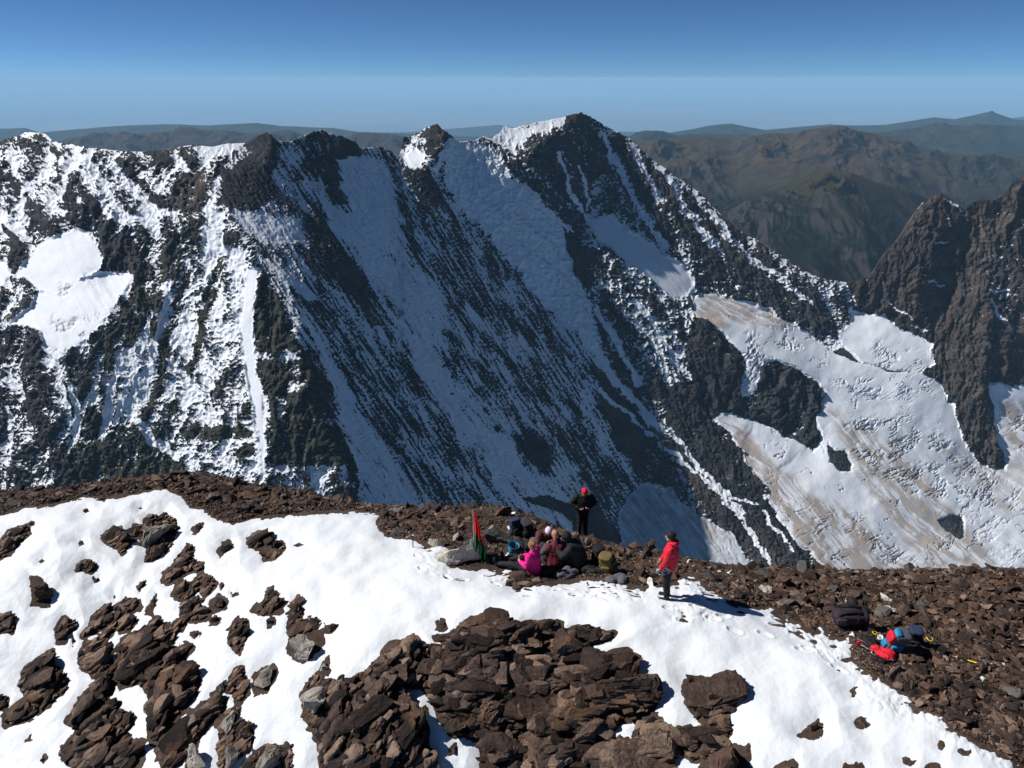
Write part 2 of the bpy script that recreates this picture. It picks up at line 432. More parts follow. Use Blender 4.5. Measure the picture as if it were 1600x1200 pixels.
# shaded face: ribs and couloirs
paint([(335,310),(350,245),(405,205),(425,205),(500,195),(560,218),(612,236),(625,255),(670,262),(690,290),(760,380),(850,470),(940,560),(1000,640),(1060,780),(1060,1100),(600,1100),(560,740),(500,590),(440,480),(400,400)], 0.05, 5)
paint([(343,320),(352,262),(378,258),(395,205),(425,203),(438,230),(425,260),(430,300),(395,330),(360,330)], -0.60, 8)
paint([(345,320),(400,330),(435,345),(470,350),(470,380),(405,378),(365,345)], 0.45, 8)
paint([(375,335),(470,345),(478,368),(420,378),(385,360)], 0.75, 8)
paint([(480,205),(560,212),(562,245),(530,252),(528,280),(540,305),(520,330),(505,280),(470,262)], -0.35, 8)
paint([(524,218),(562,222),(560,248),(530,248)], -0.95, 4)
paint([(478,280),(500,285),(525,320),(545,340),(580,400),(620,460),(660,520),(715,600),(760,650),(800,690),(880,760),(920,800),(900,830),(800,800),(740,720),(660,590),(590,480),(540,400),(500,320)], 0.40, 12, 1.6)
paint([(530,250),(570,245),(605,260),(630,330),(640,400),(690,480),(700,560),(640,500),(560,400),(540,320)], 0.55, 10, 1.6)
paint([(470,345),(485,330),(500,340),(545,400),(580,440),(610,520),(570,520),(520,450),(490,400)], -0.38, 14)
paint([(400,395),(440,420),(520,440),(560,470),(610,520),(660,590),(740,720),(800,800),(700,800),(640,760),(590,650),(520,540),(450,470)], 0.04, 16)
paint([(430,430),(480,450),(560,560),(600,640),(690,790),(650,800),(560,640),(480,510)], -0.02, 8)
paint([(400,395),(440,425),(480,452),(496,472),(480,470),(440,435)], 0.8, 4)
paint([(440,450),(452,455),(490,510),(520,560),(560,640),(600,700),(660,790),(580,790),(556,720),(530,640),(505,560),(478,495)], 0.48, 9, 1.4)
paint([(622,258),(668,266),(690,300),(690,330),(660,330),(640,300)], -0.25, 6)
paint([(618,262),(640,300),(660,400),(640,425),(625,330)], -0.15, 14, 1.6)
paint([(640,330),(690,330),(760,400),(850,490),(930,580),(960,640),(940,680),(860,590),(780,500),(700,420)], 0.0, 16)
paint([(690,420),(740,500),(800,570),(850,650),(870,700),(820,700),(760,610),(700,520)], 0.08, 16)
paint([(800,680),(830,675),(865,705),(855,740),(820,725)], -0.35, 10)
paint([(850,650),(900,650),(930,700),(980,740),(985,790),(930,760),(880,700)], -0.15, 14)
paint([(818,780),(858,775),(880,786),(905,794),(930,790),(955,828),(985,850),(900,850),(896,815),(876,800)], -1.2, 3, 0.3)
# small peak
paint([(620,240),(640,205),(684,188),(720,220),(700,240),(690,262),(668,264)], 0.16, 3)
paint([(628,248),(648,232),(664,240),(658,262),(636,262)], 1.2, 3, 0.5)
paint([(673,200),(684,188),(702,215),(697,240),(676,264),(670,240)], -0.65, 3, 0.6)
# central snow slope
paint([(690,245),(700,222),(716,218),(735,226),(780,245),(800,275),(850,315),(890,352),(896,380),(905,410),(922,455),(930,480),(970,540),(1010,600),(985,600),(930,555),(900,520),(860,480),(800,410),(740,345),(695,290)], 0.8, 7, 1.2)
# summit
paint([(730,216),(785,195),(850,182),(895,172),(885,196),(850,203),(822,215),(800,230),(770,222)], 0.6, 4, 0.9)
paint([(885,178),(925,172),(920,192),(880,205),(884,190)], -1.0, 3, 0.4)
paint([(735,214),(790,222),(800,250),(760,235)], 0.1, 4)
paint([(785,240),(830,222),(880,205),(930,192),(950,215),(962,240),(940,290),(915,330),(905,372),(880,340),(840,300),(800,272)], -0.36, 12)
paint([(810,270),(850,262),(880,310),(880,345),(850,320)], -0.2, 6)
for pl, w in (([(872,240),(885,280),(905,330),(915,350)],2.5),([(905,262),(920,310),(915,330)],2)):
    d = seg_dist(pl, WU, WV, False); k = 1 - sstep(w * 0.4, w * 1.8, d); cover = cover * (1 - k) + 0.7 * k
paint([(925,185),(1010,235),(1110,305),(1240,400),(1322,435),(1335,480),(1322,522),(1230,502),(1150,462),(1085,440),(1040,392),(960,332),(925,325),(950,245)], -0.1, 5)
paint([(1060,270),(1110,310),(1130,330),(1115,345),(1075,310)], 0.15, 5)
paint([(1105,318),(1130,338),(1165,368),(1150,368),(1120,345)], -0.8, 4)
paint([(1100,362),(1140,362),(1145,392),(1110,385)], 0.55, 5)
paint([(1060,440),(1150,400),(1240,430),(1320,470),(1322,522),(1230,502),(1150,462),(1085,442)], -0.42, 6)
paint([(1200,420),(1330,440),(1340,475),(1300,490),(1270,450)], 0.08, 6)
paint([(912,338),(955,338),(990,365),(1030,392),(1062,410),(1085,440),(1078,462),(1050,470),(1020,440),(975,405),(935,375)], 1.2, 4, 0.8)
paint([(880,360),(905,372),(940,400),(1010,450),(1090,540),(1130,640),(1200,760),(1300,890),(1330,1100),(1040,1100),(1000,680),(940,560),(920,470),(890,400)], -0.2, 6)
paint([(880,355),(915,385),(925,440),(910,450),(888,400)], -0.7, 4)
paint([(920,430),(960,470),(1010,560),(1060,620),(1110,640),(1110,600),(1050,520),(990,450)], 0.08, 8)
paint([(1030,600),(1120,600),(1150,690),(1230,830),(1305,895),(1330,1100),(1180,1100),(1120,820),(1050,700)], -0.62, 6)
paint([(860,520),(900,560),(940,640),(1000,700),(1040,740),(1000,750),(930,690),(870,600)], 0.12, 8)
paint([(925,570),(975,620),(1010,660),(1040,720),(1060,800),(1000,740),(960,690)], -0.55, 6)
for pl, w in (([(905,520),(960,590),(1010,650),(1030,668)],4.5),([(1045,670),(1090,730),(1160,800)],3.5),([(1040,700),(1110,760),(1180,790)],2.2),([(1105,755),(1150,800),(1180,840),(1200,880)],3),([(935,610),(990,655),(1020,680)],2.5),
              ([(1190,800),(1240,860)],2),([(1020,540),(1090,600),(1120,620)],2.5),([(1180,560),(1172,610)],4),([(1110,590),(1135,620)],2),([(930,480),(1000,600)],4),([(990,470),(1060,560)],3)):
    d = seg_dist(pl, WU, WV, False); k = 1 - sstep(w * 0.4, w * 1.8, d); cover = cover * (1 - k) + 0.9 * k
paint([(968,800),(1000,757),(1045,762),(1062,785),(1090,805),(1140,832),(1160,860),(1200,905),(1220,1100),(980,1100)], 1.2, 4, 0.6)
for val, w, lines in ((-0.75, 5.5, ([(965,215),(1005,300),(1055,380)], [(1012,250),(1062,340),(1122,420)], [(1072,300),(1142,400),(1202,470)], [(1150,370),(1220,440),(1290,510)])),
                      (0.7, 3.5, ([(942,212),(985,300),(1040,385)], [(1032,262),(1088,350),(1110,385)], [(1112,332),(1180,410),(1262,470)], [(990,230),(1030,310)], [(1200,420),(1270,480)]))):
    for pl in lines:
        d = seg_dist(pl, WU, WV, False); k = 0.75 * (1 - sstep(w * 0.3, w * 2.2, d)); cover = cover * (1 - k) + val * k
# rocky peak and glacier
cover = cover * (1 - m_peak) + (-0.78) * m_peak
paint([(1500,330),(1600,290),(1700,350),(1700,420),(1540,440)], -0.6, 10)
paint([(1535,400),(1600,400),(1700,440),(1700,580),(1540,560)], -0.40, 10)
for pl, w in (([(1475,308),(1500,330)],2.2),([(1478,345),(1485,352)],2.5),([(1385,472),(1428,502)],1.6),([(1425,508),(1450,525)],1.5),([(1545,455),(1580,452)],2),([(1555,410),(1562,400)],2.5),([(1548,470),(1570,512)],2.5),([(1460,378),(1482,380)],1.4),([(1450,440),(1478,445)],1.8)):
    d = seg_dist(pl, WU, WV, False); k = 1 - sstep(w * 0.4, w * 1.8, d); cover = cover * (1 - k) + 0.5 * k
cover = cover * (1 - m_glac) + 1.5 * m_glac
paint([(1448,528),(1462,535),(1500,640),(1530,720),(1572,735),(1545,600),(1530,480),(1480,470)], -0.95, 4, 0.4)
paint([(1300,548),(1320,540),(1350,568),(1375,572),(1420,582),(1390,580),(1330,560)], -0.8, 3, 0.5)
paint([(1085,490),(1130,520),(1165,555),(1170,575),(1158,590),(1160,620),(1180,620),(1188,575),(1215,562),(1250,577),(1288,610),(1284,640),(1276,652),(1284,690),(1272,705),(1235,686),(1190,660),(1140,645),(1095,640),(1070,560)], -0.72, 4, 0.6)
paint([(1296,695),(1320,705),(1335,735),(1310,738),(1296,720)], -0.6, 3)
paint([(1468,812),(1490,804),(1506,806),(1508,838),(1500,842),(1478,828)], -1.3, 3, 0.4)

# ---- relief, in pixels of the photograph, later scaled by distance
al_s, ac_s = rot(33); al_r, ac_r = rot(24); al_l, ac_l = rot(-16); al_u, ac_u = rot(48)
m_up = m_left * mask([(-330,150),(330,150),(330,330),(260,380),(160,440),(-330,470)], 30); m_dn = np.clip(m_left + m_glac - m_up, 0, 1)
def speck(la, lc, al, ac, seed, oct=4, gain=0.7):
    return fbm2(ac / lc, al / la, oct, seed, gain)
sp = (m_shade * 1.15 * speck(62, 4.6, al_s, ac_s, 301) + m_right * speck(20, 5, al_r, ac_r, 302) + m_dn * speck(13, 6, al_l, ac_l, 303) + m_up * speck(13, 6, al_u, ac_u, 309) + m_peak * speck(12, 7, al_l, ac_l, 304))
sp2 = (m_shade * speck(70, 20, al_s, ac_s, 305, 4, 0.55) + m_right * speck(36, 20, al_r, ac_r, 306, 4, 0.55) + m_dn * speck(60, 20, al_l, ac_l, 307, 4, 0.6) + m_up * speck(60, 20, al_u, ac_u, 310, 4, 0.6) + m_peak * speck(40, 20, al_l, ac_l, 308))
sp3 = fbm2(FU / 3.6, FV / 3.0, 3, 311, 0.85)
# relief of the rock first; the snow then settles on ledges and in hollows
strat = (FV + 0.50 * FU) / 10 + 1.6 * W1 + 0.8 * fbm2(FU / 60, FV / 60, 2, 335)
saw = strat - np.floor(strat)
led_on = sstep(-0.25, 0.35, fbm2(FU / 28, FV / 16, 3, 337))
ledge = (saw - 0.5) * led_on
rough = 1 - sstep(0.75, 1.25, cover)
amp_r = 12.0 * m_left + 3.4 * m_shade + 6.0 * m_right + 10.0 * m_peak + 4 * m_glac
HR = amp_r * (rib - 0.35) + (2.4 - 0.4 * m_shade) * (fine - 0.3) + 3.0 * (chaos - 0.3) * (m_left + 0.9 * m_right + 1.3 * m_peak + 0.3 * m_shade) + 2.6 * ledge * (m_left + 0.7 * m_right + 0.35 * m_shade + 0.8 * m_peak) - 2.0 * np.clip(sp2, -.5, .5)
HR += 1.3 * (ridged2(FU / 6.0, FV / 7.0, 4, 101, 0.7) - 0.3) - 0.8 * sp
dvp = (V1 - 8 - crest)[None, :] / (NROW - 1); dup = (U1 - U0) / (NCOL - 1)
gv = np.gradient(HR, axis=0) / dvp; gu = np.gradient(HR, axis=1) / dup
conc = blur(HR, 14) - HR
def coarse_blur(A, k):
    B = blur(np.ascontiguousarray(A[::4, ::4]), k); ri = np.arange(A.shape[0]) / 4; ci = np.arange(A.shape[1]) / 4
    r0 = np.minimum(ri.astype(int), B.shape[0] - 2); c0 = np.minimum(ci.astype(int), B.shape[1] - 2); fr = (ri - r0)[:, None]; fc = (ci - c0)[None, :]
    return (B[r0][:, c0] * (1 - fc) + B[r0][:, c0 + 1] * fc) * (1 - fr) + (B[r0 + 1][:, c0] * (1 - fc) + B[r0 + 1][:, c0 + 1] * fc) * fr
B3 = coarse_blur(HR, 4); conc2 = coarse_blur(HR, 40) - B3
upf = gv * (m_left + m_glac + m_peak) + (gv * 0.85 + gu * 0.5) * (m_shade + m_right)
field = cover * 0.95 + 0.50 * np.tanh(0.9 * upf) + 0.17 * np.clip(conc, -2.5, 2.5) + 0.34 * sp3 * (1 - 0.55 * m_shade) + 0.40 * sp * (1 - 0.35 * m_left) + 0.40 * sp2 + (0.13 * m_left + 0.08 * m_right + 0.05 * m_shade) * np.clip(conc2, -4, 4)
field += 0.35 * (m_shade) * fbm2(ac_s / 3.6, al_s / 42, 3, 343, 0.7)
snow = sstep(-0.10, 0.20, field)
H = rough * HR * (1 - 0.35 * snow)
H += (1 - rough) * (1.5 * fbm2(FU / 60, FV / 60, 3, 111) + 0.55 * (1 - 0.85 * m_glac) * fbm2(rot(33)[1] / 7, rot(33)[0] / 70, 3, 113))
# glacier: crevasse clusters, bent flow bands
FLOW = np.array([(1080, 430), (1180, 485), (1270, 540), (1350, 610), (1410, 690), (1470, 770), (1560, 850), (1680, 960)], float)
def flow_across(X, Y):
    best = np.full(X.shape, 1e9); val = np.zeros(X.shape); alg = np.zeros(X.shape); L0 = 0.0
    for (x0, y0), (x1, y1) in zip(FLOW[:-1], FLOW[1:]):
        dx, dy = x1 - x0, y1 - y0; L = math.hypot(dx, dy)
        t_ = np.clip(((X - x0) * dx + (Y - y0) * dy) / L ** 2, 0, 1); d = np.hypot(X - x0 - t_ * dx, Y - y0 - t_ * dy)
        sg_ = np.sign((X - x0) * dy - (Y - y0) * dx); up = d < best
        val = np.where(up, sg_ * d, val); alg = np.where(up, L0 + t_ * L, alg); best = np.where(up, d, best); L0 += L
    return val, alg
FA, FL = flow_across(FU[::3, ::3] + 10 * W1[::3, ::3], FV[::3, ::3] + 10 * W2[::3, ::3])
def up3(A):
    ri = np.arange(FU.shape[0]) / 3; ci = np.arange(FU.shape[1]) / 3
    r0 = np.minimum(ri.astype(int), A.shape[0] - 2); c0 = np.minimum(ci.astype(int), A.shape[1] - 2); fr = (ri - r0)[:, None]; fc = (ci - c0)[None, :]
    return (A[r0][:, c0] * (1 - fc) + A[r0][:, c0 + 1] * fc) * (1 - fr) + (A[r0 + 1][:, c0] * (1 - fc) + A[r0 + 1][:, c0 + 1] * fc) * fr
FA, FL = up3(blur(FA, 6)), up3(blur(FL, 6))
cfield = np.zeros(FU.shape)
for poly, s_ in (([(1320,665),(1380,645),(1450,660),(1500,720),(1560,745),(1600,770),(1560,800),(1420,770),(1340,720)], 1.0),
                 ([(1150,530),(1230,520),(1250,560),(1190,620),(1150,600)], 1.2),
                 ([(80,500),(140,490),(165,500),(120,550),(85,567),(68,540)], 0.8),
                 ([(1310,592),(1365,590),(1380,615),(1330,635)], 0.9),
                 ([(1390,600),(1450,600),(1450,625),(1395,620)], 0.9),
                 ([(1555,640),(1940,620),(1940,690),(1570,700)], 0.7),
                 ([(100,444),(160,420),(160,430),(95,458)], 0.9),
                 ([(1230,790),(1300,790),(1330,840),(1260,850)], 0.6),
                 ([(1360,535),(1440,550),(1440,580),(1390,572)], 0.6),
                 ([(1500,780),(1940,770),(1940,900),(1560,890)], 0.5),
                 ([(1340,800),(1430,880),(1400,890),(1320,830)], 0.7)):
    cfield = np.maximum(cfield, s_ * mask(poly, 16, 1.6))
gw = 0.7 * W1 + 0.5 * fbm2(FU / 11, FV / 11, 3, 127)
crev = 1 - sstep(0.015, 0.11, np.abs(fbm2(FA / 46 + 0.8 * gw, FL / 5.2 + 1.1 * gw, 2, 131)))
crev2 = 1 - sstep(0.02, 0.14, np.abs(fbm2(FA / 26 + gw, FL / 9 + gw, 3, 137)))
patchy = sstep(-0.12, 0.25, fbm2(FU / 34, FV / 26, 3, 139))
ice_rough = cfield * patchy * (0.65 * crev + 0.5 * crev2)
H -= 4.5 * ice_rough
H += cfield * patchy * 1.6 * fbm2(FU / 10, FV / 7, 4, 141, 0.6)
# broad swells and a few long crevasses on the smooth parts
H += m_glac * (3.0 * fbm2(FA / 90, FL / 70, 3, 143) + 0.3 * fbm2(FU / 22, FV / 18, 3, 145))
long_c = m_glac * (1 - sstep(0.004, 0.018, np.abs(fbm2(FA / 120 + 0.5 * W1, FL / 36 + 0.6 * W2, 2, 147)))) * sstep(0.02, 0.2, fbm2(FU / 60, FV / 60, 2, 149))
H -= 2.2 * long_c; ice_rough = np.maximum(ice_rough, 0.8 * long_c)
# dirty ice: bands that follow the flow
band = fbm2(FA / 12 + 0.5 * W2, FL / 75 + 0.4 * W1, 5, 151, 0.68)
band2 = fbm2(FA / 5.5 + 0.6 * W2, FL / 48 + 0.4 * W1, 4, 152, 0.65)
dirt = m_glac * np.maximum(sstep(-0.16, 0.16, band + 0.2 * W2), 0.9 * sstep(-0.05, 0.2, band2))
dz = np.zeros(FU.shape)
for poly, s_ in (([(1118,650),(1150,655),(1200,720),(1260,770),(1330,800),(1440,890),(1460,1100),(1320,1100),(1280,880),(1190,770)], 1.0),
                 ([(1085,465),(1125,462),(1200,482),(1240,505),(1210,520),(1150,500),(1120,520),(1088,505)], 0.9),
                 ([(1290,640),(1400,690),(1440,740),(1560,880),(1450,890),(1380,800)], 0.85),
                 ([(1440,690),(1500,700),(1940,740),(1940,820),(1560,800)], 0.5),
                 ([(1560,630),(1940,620),(1940,680),(1580,700)], 0.8)):
    dz = np.maximum(dz, s_ * mask(poly, 10))
dirt = np.clip(dirt * dz * 1.3 + 0.08 * m_glac * sstep(0.1, 0.45, band), 0, 1)
greyice = np.zeros(FU.shape)
for poly, s_ in (([(1300,650),(1440,650),(1530,740),(1940,770),(1940,1100),(1420,900),(1330,740)], .7), ([(1150,525),(1240,520),(1250,565),(1190,620)], .6), ([(1230,790),(1400,800),(1440,890),(1300,860)], .6), ([(85,500),(150,490),(120,550),(85,567)], .6)):
    greyice = np.maximum(greyice, s_ * mask(poly, 25, 1.5))
greyice *= sstep(-0.3, 0.3, fbm2(FA / 14, FL / 60, 4, 157, 0.65))
m_low = mask([(968,800),(1000,757),(1045,762),(1062,785),(1090,805),(1140,832),(1160,860),(1200,905),(1220,1100),(980,1100)], 6)
dirt = np.maximum(dirt, m_low * sstep(-0.25, 0.25, fbm2(rot(38)[1] / 8, rot(38)[0] / 60, 4, 155)) * 0.85)
dirt = np.maximum(dirt, 0.30 * (m_shade + 0.6 * m_right) * sstep(0.0, 0.4, fbm2(ac_s / 5, al_s / 90, 4, 159, 0.6)))  # streaks painted into the snow colour in place of shading in the runnels
glac_all = np.maximum(m_glac, m_low)
greyice = np.maximum(greyice, m_low * sstep(-0.35, 0.2, fbm2(ac_s / 11, al_s / 70, 4, 163, 0.65)))
H += m_low * (1.6 * ridged2(ac_s / 7 + 0.8 * W1, al_s / 55, 4, 165, 0.6) + 1.2 * fbm2(FU / 14, FV / 12, 3, 167))
H = H * (0.35 + 0.65 * sstep(0, 0.03, tt[:, None]))

# ---- lift into space
q = samp(Q, FU, FV)
D = np.exp(q)
BASE = CAM + D[..., None] * ray(FU, FV)
NB = samp(NX, FU, FV); NB /= np.linalg.norm(NB, axis=2)[..., None]
P = BASE + NB * (H * D / F)[..., None]
print("massif depth", D.min(), D.max(), "at summit", float(np.exp(samp(Q, np.array([905.]), np.array([180.]))[0])))
# the far side falls away behind the crest
back = []
for k in range(1, 9):
    s_ = (k / 8.0) ** 1.6 * 900
    b = P[0] + np.stack([0 * fu_, np.full(NCOL, 0.75 * s_), np.full(NCOL, -1.0 * s_)], 1)
    b += (np.stack([n2(fu_ / 60, fu_ * 0 + k * 0.9, 161)] * 3, 1)) * np.array([0, 40, 30]) * min(1, k / 3)
    back.append(b)
PB = np.stack(back[::-1])                     # farthest first
foot = P[-1] + np.array([0, -60.0, -900.0])
ALL = np.concatenate([PB, P, foot[None]], 0)
def ext(A, bval=None):
    top = np.repeat(A[:1], len(PB), 0)
    return np.concatenate([top, A, A[-1:]], 0)
snow_a, dirt_and_shade_a = ext(snow), ext(dirt)
tan = np.zeros(FU.shape)                      # browner rock
for poly, s_ in (([(258,322),(270,285),(300,262),(335,255),(325,300),(300,340)], .8), ([(1448,528),(1500,470),(1545,560),(1575,735),(1500,680)], 1.0), ([(850,520),(1000,640),(1160,800),(1060,800)], .8), ([(1320,440),(1460,420),(1460,530),(1350,490)], .5), ([(880,170),(930,170),(920,200),(880,210)], .9),
                 ([(620,200),(700,190),(700,264),(640,264)], .6), ([(330,640),(400,640),(410,700),(280,700)], .6), ([(1100,820),(1330,860),(1330,1100),(1100,1100)], .6), ([(930,200),(1320,440),(1320,520),(1100,430)], .35)):
    tan = np.maximum(tan, s_ * mask(poly, 18))
tan = np.maximum(tan * 0.6, 0.6 * m_peak)
tan = np.clip(tan - 0.12 + 0.4 * fbm2(FU / 50, FV / 50, 3, 171), 0, 1)
gre = m_left * mask([(390,430),(440,430),(510,560),(560,790),(60,790),(120,560),(250,380),(330,330)], 25)
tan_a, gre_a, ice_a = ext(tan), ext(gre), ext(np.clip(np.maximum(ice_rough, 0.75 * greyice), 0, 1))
nrt, nct = ALL.shape[:2]
FC = grid_faces(nrt, nct)
# which object a face belongs to
reg = np.zeros(FU.shape, int); reg[m_peak > 0.5] = 1; reg[glac_all > 0.5] = 2
reg = ext(reg).ravel()
freg = np.max(reg[FC], 1); freg[(reg[FC] == 1).any(1) & (freg == 2) & ~(reg[FC] == 2).all(1)] = 2
AV = ALL.reshape(-1, 3)

def mountain_material():
    t = NT("alpine_rock_and_snow")
    pos = t.coord("Object")
    sn = t.attr("snow").outputs["Fac"]; tn = t.attr("tan").outputs["Fac"]; gr = t.attr("green").outputs["Fac"]; dr = t.attr("dirt").outputs["Fac"]; ic = t.attr("ice").outputs["Fac"]
    nA = t.noise(pos, 0.09, 6, 0.65); nB = t.noise(pos, 0.018, 5, 0.6); nC = t.noise(pos, 0.4, 3, 0.6)
    f = t.maprange(t.math('ADD', sn, t.math('ADD', t.math('MULTIPLY', t.math('SUBTRACT', nA, 0.5), 0.9), t.math('MULTIPLY', t.math('SUBTRACT', nC, 0.5), 0.7))), 0.36, 0.64)
    grey = t.ramp(nB, [(0.25, (0.010, 0.011, 0.013)), (0.5, (0.027, 0.028, 0.031)), (0.75, (0.072, 0.071, 0.071))])
    brown = t.ramp(nB, [(0.25, (0.036, 0.026, 0.022)), (0.5, (0.085, 0.062, 0.052)), (0.75, (0.165, 0.125, 0.098))])
    green = t.ramp(nA, [(0.3, (0.020, 0.022, 0.018)), (0.6, (0.044, 0.046, 0.035)), (0.8, (0.09, 0.088, 0.07))])
    rock = t.mix(gr, t.mix(tn, grey, brown), green)
    rock = t.mix(0.75, rock, t.ramp(nA, [(0.3, (0.35, 0.35, 0.35)), (0.7, (1.35, 1.33, 1.3))]), 'MULTIPLY')
    white = t.mix(nB, (0.62, 0.66, 0.72), (0.71, 0.73, 0.755))
    dirty = t.mix(nA, (0.28, 0.225, 0.18), (0.42, 0.345, 0.285))  # colour of the ice dirt, also used for the painted runnel shading
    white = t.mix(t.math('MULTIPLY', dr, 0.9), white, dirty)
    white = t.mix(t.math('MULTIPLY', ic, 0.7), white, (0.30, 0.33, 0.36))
    t.l(t.mix(f, rock, white), t.b.inputs["Base Color"])
    t.l(t.maprange(f, 0, 1, 0.9, 0.6), t.b.inputs["Roughness"])
    h = t.math('MULTIPLY', t.math('ADD', t.math('MULTIPLY', nA, 7.0), t.math('MULTIPLY', nC, 1.6)), t.maprange(f, 0, 1, 1.0, 0.10))
    t.bump(h, 1.0, 0.9)
    return t.m
M_MOUNT = mountain_material()
ATT = dict(snow=snow_a.ravel(), tan=tan_a.ravel(), green=gre_a.ravel(), dirt=dirt_and_shade_a.ravel(), ice=ice_a.ravel())
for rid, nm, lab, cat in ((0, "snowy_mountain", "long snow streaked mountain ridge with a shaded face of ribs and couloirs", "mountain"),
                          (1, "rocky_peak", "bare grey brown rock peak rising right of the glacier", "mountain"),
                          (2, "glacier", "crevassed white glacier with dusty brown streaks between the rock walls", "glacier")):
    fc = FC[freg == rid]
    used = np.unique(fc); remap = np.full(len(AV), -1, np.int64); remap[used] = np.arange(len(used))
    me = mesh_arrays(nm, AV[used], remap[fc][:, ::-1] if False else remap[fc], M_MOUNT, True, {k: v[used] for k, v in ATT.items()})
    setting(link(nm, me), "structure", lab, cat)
# ------------------------------------------------------------------ far hills, plain, air
def at_y(u, v, y):
    r = ray(u, v); return CAM + r * (np.asarray(y, float) / r[..., 1])[..., None]

def hill_material(name, low, mid, high, z0, z1, scale):
    t = NT(name); pos = t.coord("Object")
    zc = t.n("SeparateXYZ"); t.l(pos, zc.inputs[0])
    nA = t.noise(pos, scale, 7, 0.62); nB = t.noise(pos, scale * 6, 4, 0.6)
    h = t.math('ADD', t.maprange(zc.outputs[2], z0, z1, 0, 1, False), t.math('MULTIPLY', t.math('SUBTRACT', nA, 0.5), 0.9))
    c = t.ramp(h, [(0.34, low), (0.52, mid), (0.92, high)])
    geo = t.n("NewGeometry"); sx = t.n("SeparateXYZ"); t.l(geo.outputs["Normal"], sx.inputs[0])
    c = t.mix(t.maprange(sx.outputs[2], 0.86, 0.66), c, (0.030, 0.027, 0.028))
    c = t.mix(0.8, c, t.ramp(nB, [(0.3, (0.5, 0.5, 0.5)), (0.7, (1.3, 1.3, 1.25))]), 'MULTIPLY')
    t.l(c, t.b.inputs["Base Color"]); t.b.inputs["Roughness"].default_value = 0.95
    t.b.inputs["Specular IOR Level"].default_value = 0.1
    return t.m

def make_range(name, y, crest, front, back_, drop, amp, wave, mat, seed, nu=700, ns=150, label=None, u0=-260, u1=1860, jag=1.0, floor=None):
    cx, cy = np.array(crest, float).T
    us = np.linspace(u0, u1, nu); P0 = at_y(us, np.interp(us, cx, cy), np.full(nu, y))
    s = np.concatenate([np.linspace(1, 0, ns) ** 1.15 * -front, np.linspace(0, 1, ns // 3)[1:] * back_])
    SS, ZZ = np.meshgrid(s, P0[:, 2], indexing='ij'); XX = np.broadcast_to(P0[:, 0], SS.shape)
    YY = y + SS; X = XX * YY / y                       # rows follow the lines of sight so that the cells stay even
    t = np.where(SS < 0, -SS / front, SS / back_)
    prof = t ** 1.15
    z = ZZ - drop * prof
    wx = X / wave; wy = YY / wave
    r = ridged2(wx + 0.35 * fbm2(wx, wy, 3, seed + 20), wy + 0.35 * fbm2(wx, wy, 3, seed + 30), 7, seed, 0.52)
    env = sstep(0.0, 0.10, t) * (0.5 + 0.5 * (1 - t)) + 0.12 * jag
    env = np.where(SS > 0, env * 0.35, env)
    z = z + amp * (r - 0.45) * env
    if floor is not None: z = np.maximum(z, floor + 60 * fbm2(wx, wy, 3, 9))
    V = np.stack([X, YY, z], 2).reshape(-1, 3)
    me = mesh_arrays(name, V, grid_faces(*SS.shape), mat)
    return setting(link(name, me), "structure", label, "hills")

M_GREEN = hill_material("meadow_and_forest", (0.005, 0.009, 0.007), (0.021, 0.023, 0.011), (0.044, 0.033, 0.019), -930, -530, 0.0016)
M_BROWN = hill_material("bare_hills", (0.009, 0.012, 0.008), (0.028, 0.025, 0.015), (0.050, 0.037, 0.025), -1350, -650, 0.0016)
M_BROWN2 = hill_material("bare_far_hills", (0.008, 0.010, 0.008), (0.026, 0.021, 0.015), (0.042, 0.031, 0.025), -1400, -700, 0.0014)
M_FOREST = hill_material("wooded_hills", (0.004, 0.007, 0.008), (0.007, 0.012, 0.010), (0.016, 0.02, 0.014), -2600, -1200, 0.0006)

make_range("hills", 5400, [(-260,420),(880,400),(1000,360),(1080,340),(1140,325),(1200,300),(1250,280),(1290,268),(1330,270),(1370,285),(1420,300),(1470,318),(1530,335),(1600,345),(1860,330)], 2500, 2200, 760, 250, 1300, M_GREEN, 201,
           label="rounded green brown hill sloping into a dark forested valley", u0=820, nu=900, ns=240)
make_range("hills", 8800, [(-260,240),(700,240),(900,216),(960,215),(1000,221),(1040,217),(1100,214),(1160,217),(1200,208),(1240,208),(1285,199),(1310,197),(1350,206),(1390,214),(1430,228),(1480,238),(1540,243),(1600,244),(1860,232)], 3300, 2500, 620, 210, 1000, M_BROWN, 211, nu=1000, ns=260, jag=0.35,
           label="craggy brown hills beyond the green valley", u0=760)
make_range("hills", 12500, [(-260,228),(0,235),(60,232),(90,221),(110,214),(140,210),(180,209),(195,206),(215,209),(255,206),(275,203),(300,200),(320,206),(350,204),(380,209),(420,206),(450,202),(480,210),(540,213),(575,206),(600,208),(640,214),(720,228),(900,240),(1860,250)], 3300, 2600, 700, 230, 1700, M_BROWN2, 221, jag=1.6,
           label="bare brown range behind the left snow crest", u1=980)
make_range("hills", 15500, [(-260,240),(900,240),(985,212),(1004,206),(1036,205),(1056,211),(1080,208),(1130,210),(1200,212),(1260,214),(1330,208),(1384,206),(1430,199),(1460,193),(1500,196),(1540,195),(1600,197),(1860,190)], 3800, 2600, 900, 270, 1900, M_FOREST, 231, jag=0.8,
           label="dark wooded hills right of the summit", u0=760)
